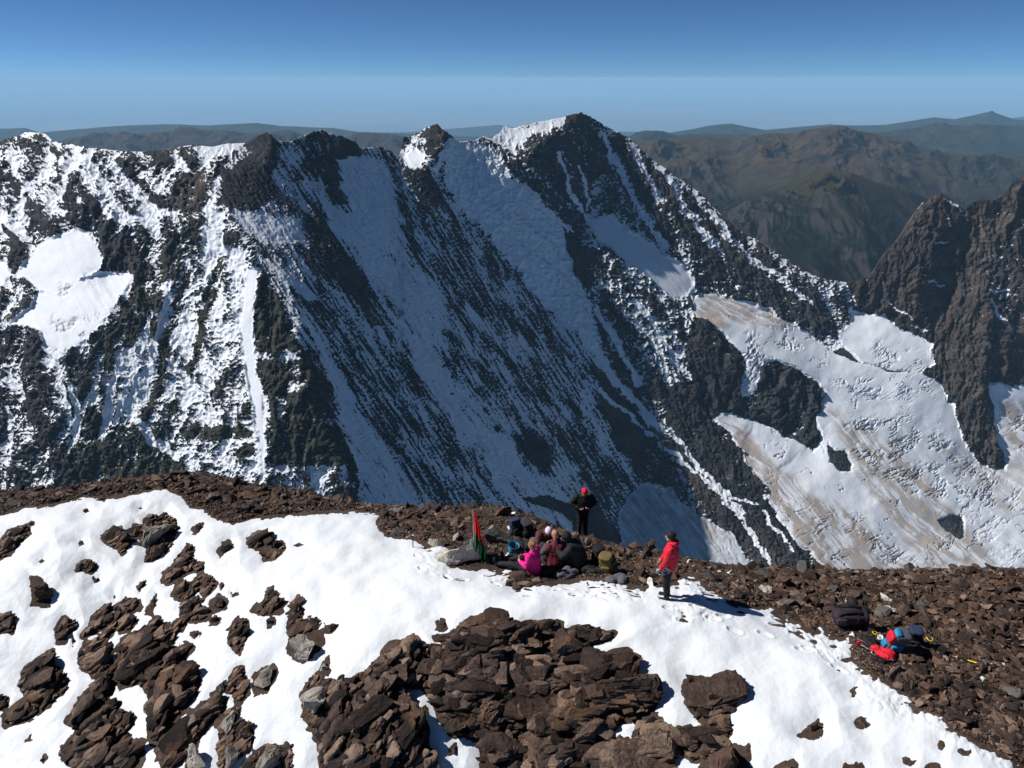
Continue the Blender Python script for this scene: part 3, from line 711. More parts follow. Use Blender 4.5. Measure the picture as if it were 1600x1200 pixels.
make_range("hills", 23000, [(-260,198),(0,201),(40,200),(62,207),(100,204),(180,197),(260,194),(330,196),(400,192),(440,197),(520,200),(560,206),(620,208),(700,213),(780,214),(900,212),(1020,212),(1080,202),(1108,196),(1144,193),(1196,203),(1240,199),(1296,194),(1332,196),(1384,195),(1460,183),(1492,186),(1548,174),(1584,186),(1620,190),(1860,180)], 4500, 3200, 1200, 270, 2700, M_FOREST, 241, jag=0.6,
           label="far blue ridge along the horizon")
make_range("hills", 40000, [(-260,205),(500,210),(640,206),(720,200),(780,195),(830,203),(960,205),(1100,208),(1500,205),(1560,188),(1600,182),(1660,178),(1860,186)], 6000, 4600, 900, 180, 4000, M_FOREST, 251, jag=0.5,
           label="faintest blue hills in the haze")

PLAIN_Z = -3300.0
t = NT("hazy_plain"); pos = t.coord("Object")
t.l(t.ramp(t.noise(pos, 0.00006, 6, 0.6), [(0.35, (0.12, 0.16, 0.20)), (0.6, (0.17, 0.21, 0.25)), (0.8, (0.22, 0.25, 0.28))]), t.b.inputs["Base Color"])  # pale blue tones paint extra haze brightness into the ground colour
t.b.inputs["Specular IOR Level"].default_value = 0.0
g = 24; xs = np.linspace(-520e3, 520e3, g); ys = np.linspace(-20e3, 480e3, g)
XX, YY = np.meshgrid(xs, ys)
me = mesh_arrays("plain", np.stack([XX, YY, np.full_like(XX, PLAIN_Z)], 2).reshape(-1, 3), grid_faces(g, g), t.m)
setting(link("plain", me), "structure", "wide lowland plain fading into haze", "plain")

# air
hm = bpy.data.materials.new("air"); hm.use_nodes = True
hn = hm.node_tree.nodes; hn.clear()
ho = hn.new("ShaderNodeOutputMaterial"); hv = hn.new("ShaderNodeVolumePrincipled")
hv.inputs["Color"].default_value = (0.42, 0.725, 1.0, 1)
hv.inputs["Density"].default_value = 1.75e-5
hv.inputs["Anisotropy"].default_value = 0.0
hm.node_tree.links.new(hv.outputs[0], ho.inputs["Volume"])
hx, hy0, hy1, hz0, hz1 = 540e3, -30e3, 500e3, PLAIN_Z - 1.0, 90.0
V = np.array([(x, y, z) for z in (hz0, hz1) for y in (hy0, hy1) for x in (-hx, hx)])
me = mesh_arrays("haze", V, np.array([(0, 2, 3, 1), (4, 5, 7, 6), (0, 1, 5, 4), (2, 6, 7, 3), (0, 4, 6, 2), (1, 3, 7, 5)]), hm, False)
setting(link("haze", me), "stuff", "thin blue air over the distant hills", "haze")
# ------------------------------------------------------------------ the summit ridge we look down on
# points of the photograph with their distance along the view axis
CTRL = [(0,770,24.5),(-200,800,25),(150,755,24.2),(300,740,24),(450,765,23),(600,795,22),(700,800,21.8),(800,797,21.6),(908,838,20.8),(1000,862,20.2),(1150,885,19.3),(1300,892,19.4),(1450,892,19.8),(1600,890,20.4),(1800,890,21),
        (0,950,18.6),(-200,960,19.4),(200,930,18.8),(400,950,17.6),(250,830,20.8),(450,860,19.6),(600,880,18.4),(650,960,16.4),(720,880,18.3),(850,890,18.1),(960,895,17.7),(1040,937,16.3),(800,970,15.8),(1150,950,16.2),(1250,935,17.1),
        (1380,1000,15.5),(1500,960,17.2),(1600,1000,16.4),(1800,1000,17),(1400,930,17.9),(1200,1080,14.3),(1350,1100,13.9),(1000,1060,14.7),(1600,1190,12.7),(1400,1200,12.7),(1800,1200,13.2),(1200,1200,13.0),
        (1000,1200,13.5),(800,1200,14.1),(600,1200,14.3),(600,1050,15.5),(800,1080,15.0),(400,1200,14.7),(400,1080,15.9),(200,1080,16.7),(200,1200,15.2),(0,1200,15.9),(0,1080,17.2),(-200,1200,16.6),(-200,1080,17.8)]
_c = np.array(CTRL, float); CP3 = CAM + ray(_c[:, 0], _c[:, 1]) * _c[:, 2][:, None]
# behind the skyline the ridge drops, below the frame it runs on downhill
extra = []
for (u, v, d) in [(-200,800,25),(0,770,24.5),(150,755,24.2),(300,740,24),(450,765,23),(600,795,22),(800,797,21.6),(908,838,20.8),(1000,862,20.2),(1150,885,19.3),(1300,892,19.4),(1450,892,19.8),(1600,890,20.4),(1800,890,21)]:
    p = CAM + ray(np.array([u]), np.array([v]))[0] * d
    extra += [p + (0, 1.3, -1.05), p + (0, 4.0, -4.4), p + (0, 9.0, -11.0)]
for u in (-200, 0, 200, 400, 600, 800, 1000, 1200, 1400, 1600, 1800):
    r = ray(np.array([u]), np.array([1200]))[0]; i = np.argmin(np.hypot(_c[:, 0] - u, _c[:, 1] - 1200)); p = CAM + r * _c[i, 2]
    extra += [p + (0, -3.0, -1.9), p + (0, -6.5, -4.6)]
CP3 = np.concatenate([CP3, np.array(extra)])
def _tps(r2): return 0.5 * r2 * np.log(r2 + 1e-9)
_n = len(CP3); _A = np.zeros((_n + 3, _n + 3))
_r2 = (CP3[:, None, 0] - CP3[None, :, 0]) ** 2 + (CP3[:, None, 1] - CP3[None, :, 1]) ** 2
_A[:_n, :_n] = _tps(_r2) + 0.25 * np.eye(_n); _A[:_n, _n] = 1; _A[:_n, _n + 1:] = CP3[:, :2]; _A[_n:, :_n] = _A[:_n, _n:].T
_w = np.linalg.solve(_A, np.concatenate([CP3[:, 2], np.zeros(3)]))
def base_z(x, y):
    x = np.asarray(x, float); y = np.asarray(y, float); z = _w[_n] + _w[_n + 1] * x + _w[_n + 2] * y
    for i in range(_n):
        z = z + _w[i] * _tps((x - CP3[i, 0]) ** 2 + (y - CP3[i, 1]) ** 2)
    return z
def hit(u, v):
    """where the line of sight through a point of the photograph meets the bare ground"""
    u = np.atleast_1d(np.asarray(u, float)); v = np.atleast_1d(np.asarray(v, float))
    r = ray(u, v); d = np.full(u.shape, 11.0); prev = d.copy(); done = np.zeros(u.shape, bool); lo = d.copy(); hi = np.full(u.shape, 30.0)
    for k in range(150):
        p = CAM + r * d[:, None]; below = (p[:, 2] < base_z(p[:, 0], p[:, 1])) & ~done
        lo = np.where(below, d - 0.13, lo); hi = np.where(below, d, hi); done |= below; d = np.where(done, d, d + 0.13)
        if done.all(): break
    lo = np.where(done, lo, 22.0); hi = np.where(done, hi, 22.2)
    for k in range(12):
        m = 0.5 * (lo + hi); p = CAM + r * m[:, None]; b = p[:, 2] < base_z(p[:, 0], p[:, 1]); hi = np.where(b, m, hi); lo = np.where(b, lo, m)
    return CAM + r * (0.5 * (lo + hi))[:, None]

# enlargement frames in which outlines were traced: origin, scale
R5 = lambda L: [(x / 2.608, 740 + y / 2.608) for x, y in L]
R6 = lambda L: [(450 + x / 2.2857, 900 + y / 2.2857) for x, y in L]
R4 = lambda L: [(1180 + x / 3.8095, 900 + y / 3.8095) for x, y in L]
SNOW_EDGE = [(-600,830),(0,802),(40,790),(80,786),(130,774),(165,776),(215,768),(245,761),(262,762),(285,772),(300,792),(318,790),(332,803),(362,815),(400,806),(432,803),(470,800),(520,797),(560,796),(602,800),(592,818),(606,836),(640,838),(662,846),(672,850),(690,842),(705,856),(702,880),(735,885),(768,880),(778,886),(790,880),(812,884),(806,896),(798,908),(812,914),(834,905),(862,909),(900,903),(950,902),(985,912),(1005,916),(1015,905),(1030,912),(1055,908),(1062,896),(1085,895),(1098,908),(1115,922),(1150,943),(1185,946),(1214,946),(1222,960),(1250,972),(1272,984),(1278,970),(1292,980),(1305,995),(1330,990),(1338,1008),(1336,1030),(1358,1048),(1390,1062),(1420,1085),(1432,1102),(1448,1108),(1476,1118),(1492,1138),(1512,1146),(1535,1160),(1560,1172),(1580,1184),(1610,1200),(1700,1260),(1800,1400),(-600,1400)]
SNOW_PATCH = [[(785,820),(812,812),(824,822),(815,834),(790,832)], [(768,884),(790,852),(802,862),(800,880)], [(686,858),(712,850),(700,864),(688,866)]]

# outlines of the rock that comes through the snow: key -> outline
HOLES = {}
def H5(k, *p): HOLES[k] = R5(p)
def H6(k, *p): HOLES[k] = R6(p)
H5('l1', (-60,280),(0,270),(40,235),(110,210),(120,240),(75,285),(40,330),(0,350),(-60,360))
H5('l2', (115,200),(130,190),(142,200),(138,215),(118,215))
H5('l3', (122,412),(155,415),(172,435),(198,462),(203,500),(200,540),(165,545),(125,540),(128,480))
H5('l4', (-60,570),(0,578),(40,572),(60,620),(48,650),(20,640),(-60,660))
H5('l5', (415,265),(440,240),(465,222),(490,230),(512,240),(555,208),(575,212),(570,240),(545,265),(520,293),(500,330),(490,312),(440,288))
H5('l6', (582,185),(600,172),(625,170),(650,175),(672,158),(690,175),(715,190),(726,215),(705,262),(690,312),(640,350),(590,365),(600,310),(575,295),(575,240))
H5('l7', (310,400),(320,370),(350,355),(390,380),(372,402),(340,395))
H5('l8', (378,425),(405,425),(408,440),(385,447))
H5('l9', (882,308),(905,285),(940,268),(955,288),(925,315),(895,342))
H5('l10', (1010,268),(1060,240),(1095,262),(1115,275),(1150,288),(1158,300),(1130,345),(1078,355),(1066,310),(1020,298))
H5('l12', (668,440),(672,410),(700,388),(745,325),(770,292),(788,315),(758,388),(790,360),(822,368),(825,410),(790,392),(735,420),(680,450))
H5('l13', (705,492),(740,440),(785,452),(800,435),(830,412),(885,448),(860,475),(835,502),(815,475),(760,512),(725,515))
H5('l14', (738,530),(780,510),(825,515),(800,535),(845,555),(842,595),(790,600),(745,592))
H5('l15', (850,530),(890,488),(930,515),(915,560),(865,570))
H5('l16', (850,588),(880,582),(898,595),(888,615),(858,612))
H5('l17', (232,635),(240,610),(268,584),(285,605),(310,612),(300,640),(262,662),(260,690),(235,690))
H5('l18', (378,590),(400,560),(430,543),(465,552),(462,595),(430,620),(395,640),(340,670),(335,655),(372,628))
H5('l19', (470,545),(515,512),(560,518),(568,545),(525,570),(545,600),(530,640),(498,640),(480,612),(445,660),(412,700),(408,660),(450,620))
H5('l20', (85,860),(100,800),(160,758),(215,718),(216,780),(240,810),(270,840),(270,880),(200,940),(120,1000),(15,1030),(20,990),(70,945),(112,918))
H5('l21', (322,745),(350,690),(405,675),(440,700),(452,730),(445,790),(390,832),(335,790))
H5('l22', (480,710),(535,655),(590,640),(640,592),(665,622),(680,652),(718,600),(750,600),(735,635),(712,660),(695,700),(700,742),(760,700),(790,710),(765,735),(735,755),(742,800),(800,805),(812,830),(790,900),(750,960),(700,1000),(690,1030),(620,1100),(605,1040),(620,920),(572,848),(490,872))
H5('l23', (280,1015),(330,920),(370,885),(402,840),(468,778),(460,850),(425,940),(485,938),(452,990),(490,972),(535,985),(540,1020),(500,1060),(530,1090),(570,1120),(582,1160),(545,1215),(330,1215),(255,1160),(262,1120),(335,1040))
H5('l24', (648,1095),(720,1040),(800,970),(860,925),(885,900),(915,925),(905,975),(868,1000),(830,1050),(765,1120),(740,1180),(690,1215),(650,1150))
H5('l25', (885,870),(920,845),(912,890),(890,905))
H5('l26', (888,1010),(920,975),(970,942),(982,958),(955,1010),(975,1025),(1020,1018),(1028,1060),(1020,1130),(985,1150),(930,1190),(895,1215),(890,1120),(900,1070))
H5('l27', (760,1215),(755,1100),(790,1068),(812,1090),(812,1150),(830,1215))
H5('l28', (985,1185),(1050,1130),(1090,1103),(1150,1112),(1172,1095),(1190,1150),(1178,1230),(985,1230))
H5('l29', (1028,835),(1060,800),(1115,778),(1128,815),(1105,860),(1090,892),(1042,902))
H5('l30', (942,645),(968,595),(1000,605),(1006,630),(995,690),(970,730),(945,695))
H5('l31', (1035,560),(1090,510),(1105,470),(1122,490),(1120,510),(1155,530),(1145,560),(1080,572))
H5('l32', (1085,595),(1108,588),(1125,600),(1120,618),(1092,622))
H5('l36', (925,870),(960,800),(985,790),(980,830),(1000,838),(1008,890),(968,942),(955,900),(930,885))
H5('l37', (-60,915),(0,912),(25,918),(22,960),(-60,965))
H5('l38', (390,105),(410,96),(435,105),(425,114),(400,112))
H5('l39', (338,150),(352,142),(366,152),(350,163))
H5('l40', (560,140),(578,135),(580,146),(566,149))
H5('l41', (320,280),(335,275),(340,288),(324,292))
H5('l42', (782,235),(800,208),(828,205),(815,230),(795,250))
H5('l43', (556,470),(575,440),(596,428),(585,460),(568,490))
H5('l44', (598,570),(620,520),(637,490),(632,530),(612,575))
H5('l45', (708,355),(730,325),(752,320),(735,345),(715,362))
H5('l46', (895,462),(905,445),(915,445),(912,465),(900,475))
H5('l47', (940,488),(970,486),(972,494),(948,497))
H5('l48', (780,655),(800,642),(812,652),(795,668))
H5('l49', (160,1165),(180,1148),(190,1160),(175,1180))
H5('l50', (105,1090),(125,1065),(130,1060),(122,1085))
H5('l51', (1195,290),(1220,283),(1238,292),(1215,297))
H5('l52', (160,362),(178,352),(185,358),(170,370))
H5('l53', (460,510),(465,490),(474,500),(468,515))
H5('l54', (290,690),(300,662),(306,690),(296,706))
H6('c1', (-2,240),(8,205),(0,175),(18,130),(10,100),(30,78),(48,80),(45,140),(40,165),(75,152),(108,165),(108,195),(80,200),(130,190),(125,240),(108,270),(60,312),(20,300),(0,270))
H6('c0', (48,430),(60,390),(90,358),(145,368),(152,400),(140,440),(110,510),(75,548),(60,500))
H6('c2', (100,350),(125,310),(147,288),(146,358),(112,362))
H6('big', (75,548),(115,500),(150,400),(150,372),(190,385),(232,378),(300,335),(340,275),(420,232),(505,262),(560,250),(600,200),(640,165),(720,133),(795,165),(800,200),(855,175),(920,172),(968,172),(976,215),(945,245),(905,258),(860,300),(905,320),(935,305),(950,262),(985,228),(1060,255),(1058,300),(1130,290),(1230,283),(1243,320),(1218,380),(1268,378),(1322,430),(1295,478),(1242,515),(1185,518),(1120,580),(1062,640),(1010,700),(1010,760),(880,760),(860,680),(835,620),(810,580),(830,690),(830,760),(700,760),(690,590),(640,572),(600,575),(540,500),(510,430),(480,392),(412,398),(432,480),(492,530),(488,620),(525,690),(520,760),(110,760),(125,640),(95,560))
H6('c4', (995,215),(1010,190),(1070,185),(1120,200),(1168,203),(1150,225),(1110,240),(1062,252),(1020,228))
H6('c5', (1422,380),(1460,365),(1510,375),(1550,380),(1575,410),(1592,450),(1575,490),(1560,500),(1570,560),(1545,600),(1515,600),(1500,560),(1485,525),(1450,490),(1428,455))
H6('c7', (1010,700),(1062,640),(1120,610),(1190,588),(1238,600),(1245,560),(1262,530),(1310,503),(1345,535),(1372,560),(1440,543),(1500,565),(1560,575),(1565,605),(1480,660),(1440,655),(1400,625),(1370,660),(1350,760),(1010,760))
H6('c8', (1475,665),(1535,608),(1600,605),(1645,615),(1640,760),(1475,760))
H6('c9', (530,165),(548,155),(560,165),(570,185),(555,198),(535,188))
H6('c10', (522,215),(560,208),(592,212),(580,240),(550,235),(530,232))
H6('c11', (132,175),(160,170),(182,180),(160,205),(136,205))
H6('c12', (800,40),(815,32),(832,38),(830,55),(815,56))
H6('c13', (580,620),(598,604),(606,620),(595,638),(582,638))
H5('l33', (1178,572),(1188,540),(1205,508),(1228,510),(1226,545),(1222,600),(1180,580))
def H4(k, *p): HOLES[k] = R4(p)
H4('s1', (272,945),(330,895),(380,842),(388,890),(390,950),(340,955))
H4('s2', (598,872),(622,850),(655,868),(672,893),(640,900),(605,890))
H4('s3', (1105,1010),(1112,985),(1132,985),(1130,1010),(1118,1020))
H4('s4', (1220,1040),(1245,1038),(1262,1052),(1240,1056))
H4('s5', (125,1150),(160,1112),(222,1090),(235,1150),(225,1200),(130,1200))
H4('s6', (1025,1143),(1050,1120),(1085,1130),(1090,1170),(1030,1170))
H4('s7', (895,1105),(915,1098),(935,1108),(915,1120))
H4('s8', (540,1150),(580,1130),(625,1145),(620,1190),(545,1190))
H4('s9', (575,688),(585,684),(592,700),(583,702))

# ---- grid over the ridge
AM = 1.12
NCG, NRG = 1880, 900
aa = np.linspace(-AM, AM, NCG); yy = 5.6 * (30.0 / 5.6) ** np.linspace(0, 1, NRG)
GY = np.broadcast_to(yy[:, None], (NRG, NCG)).copy(); GX = aa[None, :] * (GY * CP + 11.0 * SP)
k4 = 4
GBZ = np.zeros((NRG, NCG))
cz = base_z(GX[::k4, ::k4], GY[::k4, ::k4])
def upsample(A, k, nr, nc):
    ri = np.arange(nr) / k; ci = np.arange(nc) / k
    r0 = np.minimum(ri.astype(int), A.shape[0] - 2); c0 = np.minimum(ci.astype(int), A.shape[1] - 2)
    fr = (ri - r0)[:, None]; fc = (ci - c0)[None, :]
    return (A[r0][:, c0] * (1 - fc) + A[r0][:, c0 + 1] * fc) * (1 - fr) + (A[r0 + 1][:, c0] * (1 - fc) + A[r0 + 1][:, c0 + 1] * fc) * fr
und = 0.16 * fbm2(GX / 2.6, GY / 2.6, 3, 421) + 0.05 * fbm2(GX / 0.9, GY / 0.9, 2, 425)
GBZ = upsample(cz, k4, NRG, NCG) + und
cz = GBZ[::k4, ::k4]
def base_z(x, y):                     # same surface, looked up
    x = np.asarray(x, float); y = np.maximum(np.asarray(y, float), 5.7)
    r = np.clip(np.log(y / 5.6) / math.log(30.0 / 5.6) * (NRG - 1) / k4, 0, cz.shape[0] - 1.001); a = np.clip((x / (y * CP + 11.0 * SP) + AM) / (2 * AM) * (NCG - 1) / k4, 0, cz.shape[1] - 1.001)
    i = r.astype(int); j = a.astype(int); fr = r - i; fa = a - j
    return (cz[i, j] * (1 - fa) + cz[i, j + 1] * fa) * (1 - fr) + (cz[i + 1, j] * (1 - fa) + cz[i + 1, j + 1] * fa) * fr
GU_, GV_, GD_ = project(np.stack([GX, GY, GBZ], 2))
# signed distance to the edge of the snow, metres on the ground
wn1 = fbm2(GX * 3.0, GY * 3.0, 4, 401, 0.6) * 3.5; wn2 = fbm2(GX * 3.0, GY * 3.0, 4, 411, 0.6) * 3.5
PU, PV = GU_ + wn1, GV_ + wn2
def sd_local(poly, pad=60):
    p = np.asarray(poly, float); x0, y0 = p.min(0) - pad; x1, y1 = p.max(0) + pad
    sel = (GU_ > x0) & (GU_ < x1) & (GV_ > y0) & (GV_ < y1)
    return sel, (sdf(poly, PU[sel], PV[sel]) if sel.any() else np.zeros(0))
sdp = upsample(sdf(SNOW_EDGE, PU[::2, ::2], PV[::2, ::2]), 2, NRG, NCG)
sel = (np.abs(sdp) < 12)
sdp[sel] = sdf(SNOW_EDGE, PU[sel], PV[sel])
for poly in SNOW_PATCH:
    s_, d_ = sd_local(poly); sdp[s_] = np.maximum(sdp[s_], d_)
SINGLE = set('l2 l3 l8 l9 l15 l16 l25 l26 l27 l28 l29 l32 l6 c0 c1 c2 c9 c10 c11 c12 c13 c8 l33 s1 s2 s3 s4 s5 s6 s7 s8 s9 l38 l39 l40 l41 l42 l43 l44 l45 l46 l47 l48 l49 l50 l51 l52 l53 l54'.split())
hole = np.full(GX.shape, -60.0)
for k, poly in HOLES.items():
    s_, d_ = sd_local(poly)
    if s_.any(): hole[s_] = np.maximum(hole[s_], d_ - (5.0 if k in SINGLE else 2.0))
sd_m = np.minimum(sdp, -hole) * GD_ / F * 1.2
outer_m = sdp * GD_ / F * 1.2
bare = sstep(0.05, -0.25, sd_m)
GROUNDZ = GBZ + (0.035 * ridged2(GX / 0.32, GY / 0.32, 4, 431) + 0.02 * fbm2(GX / 0.09, GY / 0.09, 2, 437)) * (0.4 + 0.6 * bare)
lf = GX * 0.35 - GY * 0.94; lx = GX * 0.94 + GY * 0.35          # wind ripples
trample = np.zeros(GX.shape)
for poly, s_ in (([(920,915),(1000,910),(1010,940),(930,945)], .8), ([(1040,945),(1110,950),(1115,972),(1050,972)], .9), ([(1200,955),(1290,985),(1345,1040),(1300,1040),(1230,990)], 1.0), ([(1050,900),(1090,900),(1140,945),(1060,945)], .7), ([(660,840),(705,850),(700,905),(655,900)], .5), ([(770,880),(860,905),(850,925),(760,905)], .6), ([(1340,1060),(1440,1110),(1420,1140),(1330,1090)], .6)):
    ss, d_ = sd_local(poly); trample[ss] = np.maximum(trample[ss], s_ * sstep(-8, 8, d_))
tr = trample * (0.03 * fbm2(GX / 0.16, GY / 0.16, 3, 441, 0.6) - 0.035 * sstep(0.15, 0.4, n2(GX / 0.22, GY / 0.22, 447)))
thick = np.where(sd_m > 0, 0.11 * (1 - np.exp(-np.maximum(sd_m, 0) / 0.45)), 0.9 * sd_m)
thick = thick + np.clip(sd_m, 0, 1) * (0.10 * fbm2(GX / 1.7, GY / 1.7, 3, 451) + 0.012 * ridged2(lf / 0.55, lx / 2.2, 3, 457)) + 0.003 * sstep(0, .2, sd_m) * fbm2(GX / 0.11, GY / 0.11, 3, 463, .6) + 0.01 * fbm2(GX / 0.35, GY / 0.35, 3, 459) * sstep(0, .3, sd_m) + tr
edge_lump = sstep(0.5, 0.05, outer_m) * sstep(-0.05, 0.05, outer_m) * sstep(1180, 1230, GU_)
thick += edge_lump * 0.035 * fbm2(GX / 0.12, GY / 0.12, 3, 461)
# drifts that lap over the big outcrop
# boot prints
def boot_track(pts, step=0.62, seed=0):
    rg = np.random.default_rng(seed); W_ = hit(*np.array(pts, float).T); side = 1
    for a_, b_ in zip(W_[:-1], W_[1:]):
        L = np.linalg.norm((b_ - a_)[:2]); d = (b_ - a_)[:2] / L
        for q in np.arange(0, L, step):
            side = -side; c = a_[:2] + d * (q + rg.normal() * .06) + np.array([-d[1], d[0]]) * (.11 * side + rg.normal() * .03)
            r = np.log(c[1] / 5.6) / math.log(30.0 / 5.6) * (NRG - 1); m = (c[0] / (c[1] * CP + 11.0 * SP) + AM) / (2 * AM) * (NCG - 1)
            i0, i1, j0, j1 = int(r) - 26, int(r) + 27, int(m) - 26, int(m) + 27
            if i0 < 0 or j0 < 0 or i1 >= NRG or j1 >= NCG: continue
            dx = GX[i0:i1, j0:j1] - c[0]; dy = GY[i0:i1, j0:j1] - c[1]; al = (dx * d[0] + dy * d[1]) / .15; ac = (-dx * d[1] + dy * d[0]) / .062
            e = np.sqrt(al ** 2 + ac ** 2); cap_ = np.clip(thick[i0:i1, j0:j1] * .6, 0, .045); thick[i0:i1, j0:j1] += np.where(e < 1.5, -cap_ * (1 - sstep(.7, 1.15, e)) + 0.012 * np.exp(-((e - 1.3) / .25) ** 2), 0)
boot_track([(1038, 940), (985, 928), (930, 922), (862, 915)], seed=1); boot_track([(1045, 946), (1120, 962), (1210, 972), (1300, 1010)], seed=2)
boot_track([(1060, 958), (1150, 985), (1260, 1020), (1330, 1050)], .7, 3); boot_track([(820, 925), (760, 905), (690, 905), (640, 870)], seed=4)
boot_track([(1075, 930), (1110, 935), (1150, 952)], .5, 5); boot_track([(930, 930), (870, 925), (800, 930)], .6, 6)
SNOWZ = GBZ + thick - 0.02
def ground_z(x, y):
    """height of the finished surface (snow or bare) at world x, y"""
    x = np.atleast_1d(np.asarray(x, float)); y = np.atleast_1d(np.asarray(y, float))
    r = np.log(y / 5.6) / math.log(30.0 / 5.6) * (NRG - 1); a = (x / (y * CP + 11.0 * SP) + AM) / (2 * AM) * (NCG - 1)
    i = np.clip(np.round(r).astype(int), 0, NRG - 1); j = np.clip(np.round(a).astype(int), 0, NCG - 1)
    return np.maximum(GROUNDZ[i, j], np.where(sd_m[i, j] > -0.02, SNOWZ[i, j], -99))
def bare_at(x, y):
    r = np.log(y / 5.6) / math.log(30.0 / 5.6) * (NRG - 1); a = (x / (y * CP + 11.0 * SP) + AM) / (2 * AM) * (NCG - 1)
    i = np.clip(np.round(r).astype(int), 0, NRG - 1); j = np.clip(np.round(a).astype(int), 0, NCG - 1)
    return outer_m[i, j], GROUNDZ[i, j]

def rock_material(name, cols, lichen=None, strata=5.0):
    t = NT(name); pos = t.coord("Object"); tone = t.attr("tone").outputs["Fac"]
    nA = t.noise(pos, 2.2, 6, 0.6); nB = t.noise(pos, 17.0, 5, 0.65); nC = t.noise(pos, 60.0, 3, 0.6)
    mp = t.n("Mapping"); t.l(pos, mp.inputs["Vector"]); mp.inputs["Rotation"].default_value = (0.5, -0.35, 0.2); mp.inputs["Scale"].default_value = (1.2, 1.2, strata)
    nS = t.noise(mp.outputs[0], 2.4, 5, 0.6)
    f = t.math('ADD', t.math('MULTIPLY', nA, 0.55), t.math('MULTIPLY', nB, 0.45))
    f = t.math('ADD', f, t.math('MULTIPLY', t.math('SUBTRACT', tone, 0.5), 0.7))
    c = t.ramp(f, [(0.22, cols[0]), (0.47, cols[1]), (0.62, cols[2]), (0.82, cols[3])])
    c = t.mix(0.32, c, t.ramp(nS, [(0.38, (0.35, 0.34, 0.33)), (0.5, (1, 1, 1)), (0.66, (1.25, 1.2, 1.15))]), 'MULTIPLY')
    rust = t.noise(pos, 0.9, 4, 0.6)
    if not lichen: c = t.mix(t.maprange(rust, 0.52, 0.66, 0, 0.55), c, t.mix(nB, tuple(x * k for x, k in zip(cols[1], (1.3, 1.0, 0.8))), tuple(x * k for x, k in zip(cols[3], (1.0, 0.85, 0.65)))))
    if lichen: c = t.mix(t.maprange(nB, 0.58, 0.70), c, lichen)
    t.l(c, t.b.inputs["Base Color"]); t.b.inputs["Roughness"].default_value = 0.88
    h = t.math('ADD', t.math('MULTIPLY', nS, 0.022), t.math('ADD', t.math('MULTIPLY', nB, 0.03), t.math('MULTIPLY', nC, 0.010)))
    t.bump(h, 1.0, 0.85)
    return t.m
M_ROCK = rock_material("brown_slate", [(0.013, 0.008, 0.007), (0.044, 0.028, 0.022), (0.094, 0.061, 0.047), (0.21, 0.145, 0.107)])
M_RED = rock_material("rusty_slate", [(0.035, 0.020, 0.015), (0.085, 0.050, 0.036), (0.14, 0.085, 0.058), (0.24, 0.16, 0.11)])
M_TAN = rock_material("pale_granite", [(0.10, 0.085, 0.07), (0.27, 0.245, 0.21), (0.40, 0.365, 0.31), (0.50, 0.46, 0.40)], (0.15, 0.125, 0.10), 3.0)
M_WHITE = rock_material("white_quartz", [(0.30, 0.28, 0.26), (0.52, 0.50, 0.47), (0.66, 0.64, 0.61), (0.76, 0.75, 0.73)], None, 2.0)
M_GREY = rock_material("grey_slate", [(0.028, 0.027, 0.028), (0.075, 0.072, 0.07), (0.13, 0.125, 0.12), (0.21, 0.2, 0.19)], None, 5.0)

t = NT("stony_ground"); pos = t.coord("Object")
nA = t.noise(pos, 1.1, 6, 0.6); nB = t.noise(pos, 14.0, 6, 0.68); nD = t.noise(pos, 45.0, 4, 0.65)
c = t.ramp(t.math('ADD', t.math('MULTIPLY', nA, 0.4), t.math('MULTIPLY', nB, 0.6)), [(0.3, (0.022, 0.014, 0.011)), (0.5, (0.062, 0.042, 0.032)), (0.68, (0.118, 0.083, 0.062))])
t.l(c, t.b.inputs["Base Color"]); t.b.inputs["Roughness"].default_value = 0.95
t.bump(t.math('ADD', t.math('MULTIPLY', nB, 0.05), t.math('MULTIPLY', nD, 0.02)), 1.0, 1.0)
M_GROUND = t.m
t = NT("old_snow"); pos = t.coord("Object")
nA = t.noise(pos, 0.8, 4, 0.5); nB = t.noise(pos, 9.0, 5, 0.6); nC = t.noise(pos, 55.0, 4, 0.65)
t.l(t.mix(nA, (0.61, 0.64, 0.68), (0.67, 0.69, 0.715)), t.b.inputs["Base Color"]); t.b.inputs["Roughness"].default_value = 0.55
t.bump(t.math('ADD', t.math('MULTIPLY', nB, 0.020), t.math('MULTIPLY', nC, 0.008)), 1.0, 0.5)
M_SNOW = t.m

st = 2
gz = GROUNDZ[::st, ::st]
me = mesh_arrays("ground", np.stack([GX[::st, ::st], GY[::st, ::st], gz], 2).reshape(-1, 3), grid_faces(*gz.shape), M_GROUND)
setting(link("ground", me), "structure", "brown stony summit ridge under the snow", "ground")
fcs = grid_faces(NRG, NCG)
keep = (sd_m.ravel()[fcs] > -0.16).any(1)
fcs = fcs[keep]; used = np.unique(fcs); rm = np.full(NRG * NCG, -1, np.int64); rm[used] = np.arange(len(used))
me = mesh_arrays("snow", np.stack([GX, GY, SNOWZ], 2).reshape(-1, 3)[used], rm[fcs], M_SNOW)
setting(link("snow", me), "structure", "wind smoothed white snow sheet over the summit ridge", "snow")
